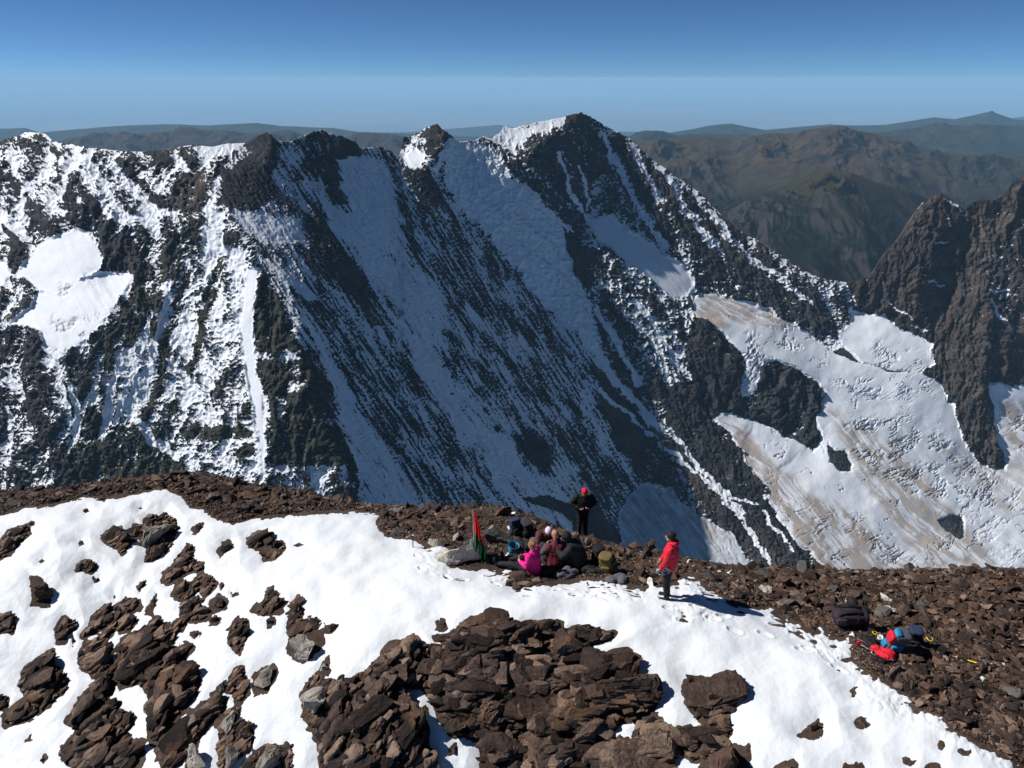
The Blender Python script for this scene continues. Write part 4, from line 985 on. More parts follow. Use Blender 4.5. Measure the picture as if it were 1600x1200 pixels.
# ------------------------------------------------------------------ rocks
def _ico(sub):
    bm = bmesh.new(); bmesh.ops.create_icosphere(bm, subdivisions=sub, radius=1.0)
    v = np.array([x.co[:] for x in bm.verts]); f = np.array([[q.index for q in p.verts] for p in bm.faces]); bm.free(); return v, f
ICO = {k: _ico(k) for k in (2, 3, 4, 5)}
def rock_unit(rng, sub=3, cuts=13, rough=0.07, strata=0.0, blocky=0.6):
    """angular stone of about unit radius"""
    v, f = ICO[sub]; p = v.copy()
    p = np.sign(p) * np.abs(p) ** blocky; p /= np.abs(p).max()
    N = rng.normal(size=(cuts, 3)); N /= np.linalg.norm(N, axis=1)[:, None]
    for n_, d_ in zip(N, rng.uniform(0.40, 0.82, cuts)):
        e = np.maximum(p @ n_ - d_, 0); p -= e[:, None] * n_ * 0.985
    o = rng.uniform(0, 400, 3)
    if sub >= 3:
        nr0 = v * (1 + 0)
        p = p * (1 + rough * 0.9 * fbm3(p * 1.7 + o, 3, 1, 0.55)[:, None])
        cr = np.abs(fbm3(p * np.array([1.6, 1.6, 4.5]) + o, 3, 5, 0.6))
        p = p * (1 - rough * 1.2 * (1 - sstep(0.0, 0.07, cr)))[:, None]
        p = p * (1 + rough * 0.35 * n3(p * 6.5 + o, 3)[:, None])
    if sub >= 4:                                   # jointed blocks: every cell is set back or forward a little
        K = 26 if sub == 4 else 60
        sd_ = rng.uniform(-1, 1, (K, 3)); off = rng.uniform(-1, 1, K) * (0.075 if sub == 4 else 0.085)
        an = np.array([0.8, 0.9, 2.4]); wp = p + 0.10 * np.stack([n3(p * 2.2 + o, 21), n3(p * 2.2 + o, 22), n3(p * 2.2 + o, 23)], 1)
        dd = ((wp[:, None, :] - sd_[None]) * an) ** 2; ci = dd.sum(2).argsort(1)[:, :1][:, 0]
        p = p + (p / (np.linalg.norm(p, axis=1)[:, None] + 1e-6)) * off[ci][:, None]
    if strata:
        L = p[:, 2] * strata + 0.5 * n3(p * 1.3 + o, 9); fr = L - np.floor(L)
        step = (sstep(0.0, 0.22, fr) - fr)
        p[:, :2] *= (1 + 0.10 * step + 0.09 * (_hash(np.floor(L) + o[0]) - 0.5))[:, None]
    elif sub == 2:
        p = p * (1 + 0.10 * rng.normal(size=(len(p), 1)))
    return p, f
def _hash(x): return np.modf(np.abs(np.sin(x * 12.9898) * 43758.5453))[0]
def frame(long_, up):
    z = np.array(up, float); z /= np.linalg.norm(z); x = np.array(long_, float); x -= z * (x @ z); x /= np.linalg.norm(x)
    return np.stack([x, np.cross(z, x), z], 1)
def jitter(rng, Fm, a):
    ax = rng.normal(size=3); ax /= np.linalg.norm(ax); return np.array(Matrix.Rotation(rng.normal() * a, 3, Vector(ax))) @ Fm
class Pile:
    def __init__(s): s.v, s.f, s.t, s.n = [], [], [], 0
    def add(s, p, f, tone):
        s.v.append(p); s.f.append(f + s.n); s.t.append(np.full(len(p), tone)); s.n += len(p)
    def mesh(s, name, mat, origin=None, smooth=False):
        V = np.concatenate(s.v)
        if origin is not None: V = V - origin
        return mesh_arrays(name, V, np.concatenate(s.f), mat, smooth, {"tone": np.concatenate(s.t)})

LEFT_BED = frame((0.82, 0.50, 0.20), (-0.30, -0.42, 0.86))
MID_BED = frame((0.96, 0.10, 0.06), (0.05, -0.40, 0.92))

def outcrop(name, label, key_or_poly, group=None, bed=LEFT_BED, smin=0.10, smax=0.34, lift=0.16, seed=0, mat=None, sub=3, fill=2.5, cat="rock outcrop", tone=0.5, aspect=(1.45, 0.85, 0.42), strata=0.0, mass=0, mass_size=0.9):
    poly = HOLES[key_or_poly] if isinstance(key_or_poly, str) else key_or_poly
    rng = np.random.default_rng(seed + 1000)
    p = np.array(poly, float); x0, y0 = p.min(0); x1, y1 = p.max(0)
    area_px = 0.5 * abs(np.sum(p[:, 0] * np.roll(p[:, 1], -1) - p[:, 1] * np.roll(p[:, 0], -1)))
    cuv = p.mean(0); dist = float(project(hit(cuv[0], cuv[1])[0])[2]); mpp = dist / F
    A = area_px * mpp * mpp; pile = Pile(); got = 0; tries = 0; placed = []
    # a few great blocks of bedrock first
    if mass:
        cand = []
        for _ in range(400):
            u, v = rng.uniform(x0, x1), rng.uniform(y0, y1); s_in = float(sdf(poly, np.array([u]), np.array([v]))[0]) * mpp
            if s_in > 0.12: cand.append((s_in, u, v))
        cand.sort(reverse=True); done = []
        for s_in, u, v in cand:
            if len(done) >= mass: break
            if any((u - a) ** 2 + (v - b) ** 2 < (0.62 * mass_size / mpp) ** 2 for a, b in done): continue
            done.append((u, v)); g = hit(u, v)[0]; s = min(mass_size, s_in * 1.5 + .1) * rng.uniform(.8, 1.05)
            q_, f_ = rock_unit(rng, 5, 16, 0.075, strata=3.2 if strata else 2.2)
            fr = jitter(rng, bed, 0.14); qq = q_ * s * np.array([1.15, .8, .55])
            qq = qq + ICO[5][0] * (0.018 * ridged2(qq[:, 2] * 7 + qq[:, 0] * 3 + u, qq[:, 0] * 5 + qq[:, 1] * 6, 4, 77, .65))[:, None]
            pile.add(qq @ fr.T + g + np.array([0, 0, lift * 0.35]), f_, np.clip(tone + rng.normal() * .12, 0, 1))
            placed.append((u, v, s * .45))
    while got < fill * A and tries < 6000:
        tries += 1
        u, v = rng.uniform(x0, x1), rng.uniform(y0, y1)
        s_in = float(sdf(poly, np.array([u]), np.array([v]))[0]) * mpp
        if s_in < 0: continue
        frac = min(1.0, got / (fill * A)); target = 0.84 * smax * (1 - 0.70 * frac ** 0.7) * rng.uniform(0.75, 1.15)
        s = min(target, s_in * 1.25 + 0.035)
        if s < smin * 0.55: continue
        if any((u - a) ** 2 + (v - b) ** 2 < (0.55 * (s + c) / mpp) ** 2 for a, b, c in placed) and rng.random() < 0.8: continue
        placed.append((u, v, s)); got += 1.5 * s * s * 1.3
        g = hit(u, v)[0]
        q_, f_ = rock_unit(rng, sub if s > 0.16 else min(sub, 3) if s > 0.09 else 2, rng.integers(11, 17), strata=(strata if s > 0.2 else 0))
        dims = s * np.array(aspect) * rng.uniform(0.78, 1.22, 3)
        Fm = jitter(rng, bed, 0.26)
        up = lift * (1 - math.exp(-s_in / 0.25)) * rng.uniform(0.5, 1.1)
        q_ = (q_ * dims) @ Fm.T + g + np.array([0, 0, up + 0.02])
        pile.add(q_, f_, np.clip(tone + rng.normal() * 0.30, 0, 1))
    if pile.n == 0:
        return stone(name, label, poly, seed, mat or M_ROCK, group, cat=cat)
    og = hit(cuv[0], cuv[1])[0]
    o = link(name, pile.mesh(name, mat or M_ROCK, og), loc=og)
    return tag(o, label, cat, group)

def stone(name, label, key_or_poly, seed, mat, group=None, sub=4, depth=0.95, rise=0.38, cat="rock", tone=0.5, strata=0.0, rough=0.10, cuts=10):
    """one stone whose outline was traced, with its real size at its place on the ground"""
    poly = HOLES[key_or_poly] if isinstance(key_or_poly, str) else key_or_poly
    rng = np.random.default_rng(seed + 5000)
    p = np.array(poly, float); c = 0.5 * (p.min(0) + p.max(0))
    if not inside(poly, np.array([c[0]]), np.array([c[1]]))[0]: c = p.mean(0)
    ca = p - c
    g = hit(c[0], c[1])[0]; d = project(g)[2]
    u_, f_ = rock_unit(rng, sub, cuts, rough=rough, strata=strata)
    # radius of the outline in each direction
    ang = np.arctan2(-u_[:, 1], u_[:, 0]); rad = np.zeros(len(ang))
    a = ca; b = np.roll(ca, -1, 0)
    dx, dy = np.cos(ang), np.sin(ang)
    for (ax, ay), (bx, by) in zip(a, b):
        ex, ey = bx - ax, by - ay; den = dx * ey - dy * ex
        ok = np.abs(den) > 1e-9
        tt_ = np.where(ok, (ax * ey - ay * ex) / np.where(ok, den, 1), -1); ss_ = np.where(ok, (ax * dy - ay * dx) / np.where(ok, den, 1), -1)
        rad = np.where((tt_ > 0) & (ss_ >= 0) & (ss_ <= 1), np.maximum(rad, tt_), rad)
    size = math.sqrt(0.5 * abs(np.sum(ca[:, 0] * np.roll(ca[:, 1], -1) - ca[:, 1] * np.roll(ca[:, 0], -1))) / math.pi)
    rad = np.where(rad <= 0, size, rad)
    pl = u_ / np.percentile(np.linalg.norm(u_, axis=1), 92)
    px = pl[:, 0] * rad; py = pl[:, 1] * rad; pz = pl[:, 2] * size * depth
    mpp = d / F
    # local frame: across, up the picture, towards the viewer at the stone itself
    tv = CAM - g; tv /= np.linalg.norm(tv); rx = np.cross(np.array([0, 0, 1.0]), tv); rx /= np.linalg.norm(rx); ry = np.cross(tv, rx)
    V = (px[:, None] * rx + py[:, None] * ry + pz[:, None] * tv) * mpp
    og = g + np.array([0, 0, 0.0]) + tv * size * mpp * (rise - 0.2)
    me = mesh_arrays(name, V, f_, mat, False, {"tone": np.full(len(V), tone)})
    return tag(link(name, me, loc=og), label, cat, group)

OUT = "rock outcrops in the snow"
oc = outcrop
oc("rock_outcrop", "dark slate outcrop cut off by the left edge, highest on the snow there", 'l1', OUT, seed=1)
oc("rock_outcrop", "dark rock pair half cut off by the left edge below the tall block", 'l4', OUT, seed=3, smax=0.24)
oc("rock_outcrop", "dark brown rock with a raised right horn, left of the white faced boulder", 'l5', OUT, seed=4, smax=0.42, lift=0.2)
oc("rock_outcrop", "small ragged dark outcrop by itself on the upper left snow", 'l7', OUT, seed=5, smax=0.2)
oc("rock_outcrop", "pair of dark wedge shaped blocks below the middle of the back scree", 'l10', OUT, seed=6, smax=0.40, lift=0.2)
oc("rock_outcrop", "ragged slabs with one long tan slab standing up slope", 'l12', OUT, seed=7, smax=0.30, tone=0.7)
oc("rock_outcrop", "low scatter of slabs just below the long tan slab", 'l13', OUT, seed=8, smax=0.26, tone=0.6)
oc("rock_outcrop", "flat dark slabs stacked left of the rounded dark rock", 'l14', OUT, seed=9, smax=0.30)
oc("rock_outcrop", "brown stone with smaller stones trailing below it, left middle", 'l17', OUT, seed=10, smax=0.3)
oc("rock_outcrop", "elongated dark outcrop trailing down left above the broad dark cliff", 'l18', OUT, seed=11, smax=0.30)
oc("rock_outcrop", "string of broken slabs with a pale stone leading down to the squat outcrop", 'l19', OUT, seed=12, smax=0.24, tone=0.6)
oc("rock_outcrop", "large brown slabby outcrop shaped like an arrow at the left", 'l20', OUT, seed=13, smax=0.36, lift=0.28)
oc("rock_outcrop", "squat dark outcrop with a white and an orange chip on top", 'l21', OUT, seed=14, smax=0.36, lift=0.22)
oc("rock_outcrop", "broad dark layered cliff of slabs in the middle of the left snow", 'l22', OUT, seed=15, smax=0.40, lift=0.35, sub=4)
oc("rock_outcrop", "big dark rock mass at the bottom left with a long brown slab pointing up", 'l23', OUT, seed=16, smax=0.42, lift=0.35, sub=4)
oc("rock_outcrop", "brown rubble slope beside the pale blocks at the bottom edge", 'l24', OUT, seed=17, smax=0.40, lift=0.2, tone=0.6)
oc("rock_outcrop", "narrow upright pair of dark stones right of the rounded dark rock", 'l30', OUT, seed=18, smax=0.26)
oc("rock_outcrop", "dark star shaped outcrop on the open snow left of the tan boulder", 'l31', OUT, seed=19, smax=0.24)
oc("rock_outcrop", "loose cluster of rusty stones above the pale blocks", 'l36', OUT, seed=20, smax=0.26, mat=M_RED)
oc("rock_outcrop", "dark stub of rock on the left edge near the bottom", 'l37', OUT, seed=21, smax=0.22)
oc("rock_outcrop", "brown rubble packed between the pale leaning blocks at the bottom", 'l26', OUT, seed=40, smax=.24, lift=.06, tone=.6)
oc("rock_outcrop", "low rubble around the broad grey boulder on the bottom edge", 'l28', OUT, seed=41, smax=.2, lift=.02)
oc("rock_outcrop", "brown rubble under the pale faced boulder in the upper left snow", 'l6', OUT, seed=42, smax=.24, lift=.05)
oc("rock_outcrop", "rubble at the foot of the tall pale boulder by the central cliff", 'c0', OUT, seed=43, smax=.22, lift=.03)
# the big cliff in the middle: a few walls, each a mass of its own
BIG = HOLES['big']
def clipx(a, b):
    """part of the big outline between two slanting lines across the picture"""
    out = []
    for (u, v) in BIG:
        lo_, hi_ = a + 0.10 * (v - 1050), b + 0.10 * (v - 1050)
        out.append((min(max(u, lo_), hi_), v))
    return out
oc("rock_outcrop", "brown crumbling buttress left of the inset snow strip in the central cliff", clipx(470, 672), "central cliff", bed=frame((0.75, 0.35, 0.5), (-0.5, -0.45, 0.75)), seed=30, mass=9, mass_size=0.55, smax=0.40, lift=0.42, sub=4, fill=3.2, tone=0.48)
oc("rock_outcrop", "tall middle wall of the central cliff below the highest rock knob", clipx(668, 812), "central cliff", bed=MID_BED, seed=31, mass=8, mass_size=0.62, smax=0.42, lift=0.45, sub=4, fill=3.2, strata=2.2)
oc("rock_outcrop", "wide right hand wall of the central cliff with horizontal layers", clipx(806, 1040), "central cliff", bed=MID_BED, seed=32, mass=11, mass_size=0.68, smax=0.45, lift=0.48, sub=4, fill=3.2, strata=2.6)
oc("rock_outcrop", "flat pointed slab with its tip to the right on top of the central cliff", 'c4', "central cliff", bed=MID_BED, seed=33, mass=1, mass_size=0.6, smax=0.42, lift=0.22, sub=4, strata=2.0)
oc("rock_outcrop", "squarish banded block standing alone in the lower right snow", 'c5', OUT, bed=MID_BED, seed=34, mass=1, mass_size=0.6, smax=0.36, lift=0.30, sub=4, strata=3.0, tone=0.55)
oc("rock_outcrop", "broken brown rock band along the bottom edge right of the central cliff", 'c7', OUT, bed=MID_BED, seed=35, mass=3, mass_size=0.6, smax=0.42, lift=0.25, tone=0.58)
oc("rock_outcrop", "dark stones stacked up behind the tan boulder on the snow", [(x, y) for x, y in HOLES['c1'] if y < 1000] + R6([(108,195),(60,205),(5,215)]), OUT, seed=36, smax=0.28, tone=0.5)
# single stones
ST = "single stones in the snow"
stone("rock", "little dark stone right of the outcrop on the upper left edge", 'l2', 1, M_ROCK, ST, sub=3)
stone("rock", "tall dark block like a tooth near the left edge", 'l3', 2, M_ROCK, ST, strata=2.0, rough=0.16, depth=1.0)
stone("rock", "small round dark stone under the small ragged outcrop", 'l8', 3, M_ROCK, ST, sub=3)
stone("rock", "brown parallelogram stone alone on the snow under the back scree", 'l9', 4, M_ROCK, ST, rough=0.06)
stone("rock", "dark rounded rock with snow shadow below the flat slabs", 'l15', 5, M_ROCK, ST)
stone("rock", "small round stone just below the rounded dark rock", 'l16', 6, M_ROCK, ST, sub=3)
stone("rock", "narrow grey stone above the pale leaning blocks", 'l25', 7, M_GREY, ST, sub=3)
stone("rock", "pale grey block leaning against rusty stones at the bottom", R5([(888,1012),(920,975),(970,942),(982,958),(955,1010),(935,1052),(900,1072)]), 8, M_TAN, ST, depth=1.0, rise=.8)
stone("rock", "brown upright slab right of the pale leaning block", R5([(972,1060),(985,1025),(1022,1018),(1028,1060),(1012,1100),(980,1100)]), 9, M_RED, ST, rise=.7)
stone("rock", "dark lower block under the pale leaning block at the bottom edge", R5([(895,1215),(890,1110),(930,1062),(975,1095),(1022,1105),(985,1150),(940,1190)]), 10, M_TAN, ST, depth=1.0, rise=.6, tone=.25)
stone("rock", "whitish slab standing at the bottom edge in the left snow", 'l27', 11, M_TAN, ST, rise=.8)
stone("boulder", "broad grey boulder lying on the bottom edge", 'l28', 12, M_TAN, ST, tone=0.3, rough=0.06, rise=.75)
stone("rock", "lichen grey block with a dark right face on the lower left snow", 'l29', 13, M_TAN, ST, tone=0.35, rough=0.07, rise=.6)
stone("rock", "flat dark stone below the star shaped outcrop", 'l32', 14, M_ROCK, ST, sub=3)
stone("boulder", "round tan boulder with a dark base between snow and dark stones", R5([(1160,650),(1200,642),(1245,652),(1262,690),(1300,700),(1290,745),(1240,778),(1185,752),(1158,710)]), 15, M_TAN, ST, tone=0.5, rise=.8)
stone("boulder", "tall pale lichen boulder at the left end of the central cliff", 'c0', 16, M_TAN, ST, tone=0.6, rough=0.06, depth=1.3, rise=1.0)
stone("rock", "pale pointed stone standing on the tall pale boulder", 'c2', 17, M_TAN, ST, sub=3)
stone("rock", "dark stone right of the tan boulder with a snow cap", 'c11', 18, M_ROCK, ST, sub=3)
stone("rock", "tiny dark stone pair above the left shoulder of the central cliff", 'c9', 19, M_ROCK, ST, sub=3)
stone("rock", "flat dark stone touching the snow edge over the central cliff", 'c10', 20, M_ROCK, ST, sub=3)
stone("rock", "small black stone in the snow in front of the seated group", 'c12', 21, M_ROCK, ST, sub=3)
stone("rock", "dark chip lying in the snow strip inside the central cliff", 'c13', 22, M_ROCK, ST, sub=3)
stone("rock", "smooth brown slab cut off by the bottom edge right of the central cliff", 'c8', 23, M_RED, ST, rough=0.05, tone=0.45)
stone("rock", "brown triangular stone poking up in the lower right snow", 's1', 24, M_RED, ST, rough=0.05, tone=0.45, sub=4)
stone("rock", "small brown oval stone alone right of the triangular stone", 's2', 25, M_RED, ST, sub=3, tone=0.4)
stone("rock", "upper of two pebbles near the lower right snow margin", 's3', 26, M_ROCK, ST, sub=3)
stone("rock", "flat pebble sunk in the snow nearest the lower right scree", 's4', 27, M_ROCK, ST, sub=3)
stone("rock", "tan flecked rock on the bottom edge under the triangular stone", 's5', 28, M_RED, ST, tone=0.6)
stone("rock", "brown stone cut off by the bottom edge in the right snow", 's6', 29, M_RED, ST, sub=3, tone=0.4)
stone("rock", "half buried dark pebble by the bottom edge in the right snow", 's7', 30, M_ROCK, ST, sub=3)
stone("rock", "dark rock cut off by the bottom edge beside the flecked rock", 's8', 31, M_ROCK, ST, sub=3)
stone("rock", "thin chip alone in the middle of the right snow", 's9', 32, M_ROCK, ST, sub=3)
stone("boulder", "boulder with a pale grey face and a dark top on the upper left snow", R5([(578,235),(600,205),(640,188),(700,180),(726,215),(705,250),(660,275),(600,300),(575,290)]), 33, M_TAN, ST, tone=0.35, rise=.7)
stone("rock", "dark stone leaning on top of the pale faced boulder", R5([(582,195),(598,174),(622,168),(636,185),(620,205),(590,220)]), 34, M_ROCK, ST, sub=3)
stone("rock", "brown split block under the pale faced boulder", R5([(590,320),(640,285),(692,270),(690,312),(645,350),(590,365)]), 35, M_ROCK, ST, tone=0.65)
stone("rock", "upright slender stone at the top of the dark stack by the tan boulder", 'l33', 36, M_ROCK, ST, sub=3)
for i, (k, lab) in enumerate([('l38', "flat dark chip in the snow close under the left back scree"), ('l39', "small dark pebble left of the horned rock in the upper snow"), ('l40', "tiny pebble above the pale faced boulder"), ('l41', "tiny dark chip above the small ragged outcrop"),
                 ('l42', "slanted dark chip right of the pale faced boulder"), ('l43', "slender upright chip below the horned rock"), ('l44', "long thin slanting chip in the left snow"), ('l45', "small slab at the upper end of the tan slab group"),
                 ('l46', "thin chip right of the low scatter of slabs"), ('l47', "flat black chip on the open snow above the star shaped outcrop"), ('l48', "dark flake in the snow hollow right of the dark cliff"), ('l49', "small dark stone alone in the bottom left snow"),
                 ('l50', "sliver of rock in the bottom left snow"), ('l51', "flat dark chip right of the wedge shaped blocks"), ('l52', "dark chip above the tooth shaped block"), ('l53', "upright sliver beside the elongated dark outcrop"), ('l54', "narrow dark chip under the brown stone")]):
    stone("rock", lab, k, 60 + i, M_ROCK, ST, sub=3)

# ---- loose stones: the scree on the right, the stony edge behind the snow, the resting place
PROTO = [rock_unit(np.random.default_rng(900 + i), 2, 9) for i in range(40)]
PROTO3 = [rock_unit(np.random.default_rng(950 + i), 3, 10) for i in range(24)]
rng = np.random.default_rng(77)
N = 145000
su = rng.uniform(-320, 1920, N); sv = rng.uniform(730, 1230, N)
hp = hit(su, sv); om, gzz = bare_at(hp[:, 0], hp[:, 1])
ok = (om < -0.005) & (hp[:, 1] < 27)
dens = np.where(su > 1060, 1.0, 0.85); ok &= rng.random(N) < dens
hp, su, sv, gzz, om = hp[ok], su[ok], sv[ok], gzz[ok], om[ok]
# chips and grit along the margin of the snow
eu = rng.uniform(-60, 1660, 260000); ev = rng.uniform(740, 1220, 260000)
pre = np.abs(sdf(SNOW_EDGE, eu, ev)) < 16; eu, ev = eu[pre], ev[pre]
ep = hit(eu, ev); eo, eg = bare_at(ep[:, 0], ep[:, 1]); kk = np.where((eo < 0.0) & (eo > -0.40) & (ep[:, 1] < 27))[0][:16000]
n_main = len(hp)
hp = np.concatenate([hp, ep[kk]]); su = np.concatenate([su, eu[kk]]); sv = np.concatenate([sv, ev[kk]]); gzz = np.concatenate([gzz, eg[kk]]); om = np.concatenate([om, eo[kk]])
n_s = len(hp)
size = 0.024 * (rng.random(n_s) + 1e-3) ** -0.50; size = np.clip(size, 0.024, 0.20)
# coarser among the resting people and along the back edge
zone = np.where(su < 1060, 1.25, 1.0); size = np.minimum(size * zone, 0.22)
size = np.minimum(size, np.maximum(-om * 2.0, 0.05))
size[n_main:] = np.minimum(size[n_main:], 0.06)
for cu_, cv_, cr_ in [(1016,909,9),(1076,880,8),(1112,877,9),(1140,896,16),(1124,893,8),(1193,917,16),(1388,938,16),(1390,952,16),(1443,979,7),(1571,980,8),(1593,978,6),(1561,1021,7),(1550,1038,8),(1568,1040,8),(1535,1062,13),(1587,1063,10),
                      (1322,968,34),(1390,1000,28),(1372,1024,30),(1350,1008,20),(1428,996,18),(1500,1033,20),(1420,1056,5),(1499,1094,8),(1526,1097,8),(1435,1074,5),(1345,1133,0),(1525,1132,22),(835,885,40),(880,885,40),(930,890,34),(965,900,20),(850,850,22),(815,845,26),(909,835,12),(720,870,40),(760,840,40),(682,852,20),(780,803,30)]:
    ok2 = (su - cu_) ** 2 + ((sv - cv_) * 1.3) ** 2 > cr_ ** 2
    size = np.where(ok2, size, np.minimum(size, 0.034))
order = np.argsort(-size)
n_ind = 240
G1, G2 = "loose stones of the right hand scree", "loose stones along the back edge of the ridge"
L1 = "loose brown angular stone among many on the scree right of the snow"
L2 = "loose brown angular stone among many on the stony edge behind the snow"
PM = []
for i, (pv, pf) in enumerate(PROTO3):
    me = mesh_arrays("stone", pv, pf, [M_ROCK, M_ROCK, M_RED, M_ROCK, M_GREY, M_ROCK][i % 6], False, {"tone": np.full(len(pv), 0.3 + 0.45 * ((i * 7) % 10) / 10)}); PM.append(me)
taken = np.zeros(n_s, bool); cnt = 0; used_xy = []
vis_u = (su > 5) & (su < 1595) & (sv < 1195)
for i in order:
    if cnt >= n_ind: break
    if not vis_u[i]: continue
    p = hp[i]
    if any((p[0] - a) ** 2 + (p[1] - b) ** 2 < (0.8 * (size[i] + c)) ** 2 for a, b, c in used_xy): continue
    used_xy.append((p[0], p[1], size[i]))
    o = link("stone", PM[cnt % len(PM)], loc=(p[0], p[1], gzz[i] + size[i] * 0.18))
    s_ = size[i]; o.scale = (s_ * rng.uniform(1.0, 1.5), s_ * rng.uniform(0.7, 1.0), s_ * rng.uniform(0.38, 0.6))
    o.rotation_euler = (rng.normal() * 0.3, rng.normal() * 0.3, rng.uniform(0, 6.28))
    right = su[i] > 1060
    tag(o, L1 if right else L2, "stone", G1 if right else G2); taken[i] = True; cnt += 1
rest = np.where(~taken)[0]
# no heaping: drop big ones of the rest that fall on a placed one
pile = Pile(); PV = np.stack([a for a, b in PROTO]); PFc = PROTO[0][1]
idx = rng.integers(0, len(PROTO), len(rest)); sz = np.minimum(size[rest], 0.13)
th = rng.uniform(0, 2 * np.pi, len(rest)); tl = rng.normal(size=(len(rest), 2)) * 0.35
dims = sz[:, None] * np.stack([rng.uniform(1.0, 1.6, len(rest)), rng.uniform(0.65, 1.0, len(rest)), rng.uniform(0.35, 0.7, len(rest))], 1)
Q3 = PV[idx] * dims[:, None, :]
c_, s_ = np.cos(tl[:, 0]), np.sin(tl[:, 0])
y_ = Q3[..., 1] * c_[:, None] - Q3[..., 2] * s_[:, None]; z_ = Q3[..., 1] * s_[:, None] + Q3[..., 2] * c_[:, None]
c_, s_ = np.cos(tl[:, 1]), np.sin(tl[:, 1]); x_ = Q3[..., 0] * c_[:, None] + z_ * s_[:, None]; z_ = -Q3[..., 0] * s_[:, None] + z_ * c_[:, None]
c_, s_ = np.cos(th), np.sin(th); X_ = x_ * c_[:, None] - y_ * s_[:, None]; Y_ = x_ * s_[:, None] + y_ * c_[:, None]
W = np.stack([X_, Y_, z_], 2) + np.stack([hp[rest, 0], hp[rest, 1], gzz[rest] + sz * 0.15], 1)[:, None, :]
nv = PV.shape[1]
tone = np.repeat(np.clip(0.5 + 0.28 * rng.normal(size=len(rest)), 0, 1), nv)
me = mesh_arrays("scree", W.reshape(-1, 3), (PFc[None] + (np.arange(len(rest)) * nv)[:, None, None]).reshape(-1, 3), M_ROCK, False, {"tone": tone})
setting(link("scree", me), "stuff", "small brown stones of the scree", "scree")
print("scree stones", len(rest), "individual", cnt)
# ------------------------------------------------------------------ people
def plain(name, col, rough=0.8, var=0.35, scale=14.0, metal=0.0, weave=0.004):
    t = NT(name); pos = t.coord("Object"); n_ = t.noise(pos, scale, 5, 0.6)
    c = t.mix(n_, tuple(x * (1 - var) for x in col), tuple(min(1, x * (1 + var)) for x in col))
    t.l(c, t.b.inputs["Base Color"]); t.b.inputs["Roughness"].default_value = rough; t.b.inputs["Metallic"].default_value = metal
    if weave: t.bump(t.noise(pos, scale * 2.2, 3, 0.5), weave * 5, 0.6)
    return t.m
M_SKIN = plain("skin", (0.42, 0.25, 0.18), 0.6, 0.12, 20, weave=0)
M_BLACK = plain("black_fabric", (0.012, 0.012, 0.014), 0.75)
M_DARK = plain("charcoal_fabric", (0.028, 0.028, 0.033), 0.8)
M_REDF = plain("red_fabric", (0.55, 0.012, 0.030), 0.65, 0.2)
M_PINK = plain("magenta_fabric", (0.62, 0.012, 0.20), 0.65, 0.2)
M_MAROON = plain("maroon_fabric", (0.13, 0.018, 0.030), 0.75)
M_MAUVE = plain("grey_purple_fabric", (0.075, 0.060, 0.075), 0.8)
M_BRWN = plain("brown_red_fabric", (0.085, 0.032, 0.028), 0.8)
M_CAPR = plain("bright_red_knit", (0.65, 0.01, 0.03), 0.8, 0.2)
M_CAPW = plain("pale_lilac_knit", (0.66, 0.56, 0.68), 0.85, 0.15)
M_HAIRB = plain("brown_blond_hair", (0.22, 0.12, 0.045), 0.6, 0.4, 30)
M_HAIRG = plain("ginger_hair", (0.40, 0.20, 0.12), 0.65, 0.3, 30)
M_BLUE = plain("navy_fabric", (0.020, 0.030, 0.060), 0.75)
M_TEAL = plain("blue_fabric", (0.015, 0.20, 0.36), 0.65)
M_GREYF = plain("grey_fabric", (0.09, 0.09, 0.105), 0.8)
M_OLIVE = plain("olive_fabric", (0.115, 0.085, 0.028), 0.8)
M_YEL = plain("yellow_plastic", (0.72, 0.55, 0.02), 0.5, 0.15)
M_STEEL = plain("worn_steel", (0.45, 0.46, 0.48), 0.35, 0.2, 20, 0.9, 0)
M_WHT = plain("white_plastic", (0.72, 0.73, 0.74), 0.45, 0.08, weave=0)
M_CORD = plain("pale_blue_cord", (0.35, 0.58, 0.72), 0.7, 0.2)

def capsule(p0, r0, p1, r1, nseg=12, nh=4):
    p0, p1 = np.array(p0, float), np.array(p1, float); ax = p1 - p0; L = np.linalg.norm(ax)
    z = ax / L if L > 1e-6 else np.array([0, 0, 1.0]); h = np.array([1.0, 0, 0]) if abs(z[0]) < 0.8 else np.array([0, 1.0, 0])
    x = np.cross(h, z); x /= np.linalg.norm(x); y = np.cross(z, x)
    rings = [(p0 - z * r0 * math.cos(a), r0 * math.sin(a)) for a in np.linspace(0.15, math.pi / 2, nh)] + [(p1 + z * r1 * math.sin(a), r1 * math.cos(a)) for a in np.linspace(0, math.pi / 2 - 0.15, nh)]
    th = np.arange(nseg) * 2 * np.pi / nseg
    V = [c + r * (np.cos(t_) * x + np.sin(t_) * y) for c, r in rings for t_ in th]
    Fs = []
    nr = len(rings)
    for i in range(nr - 1):
        for j in range(nseg):
            k = (j + 1) % nseg; Fs.append((i * nseg + j, i * nseg + k, (i + 1) * nseg + k, (i + 1) * nseg + j))
    Fs.append(tuple(range(nseg))[::-1]); Fs.append(tuple(range((nr - 1) * nseg, nr * nseg)))
    return V, Fs
def blob(center, radii, rot_=None, n=3):
    v, f = ICO[n]; p = v * np.array(radii)
    if rot_ is not None: p = p @ np.array(rot_).T
    return [c for c in p + np.array(center)], [tuple(q) for q in f]
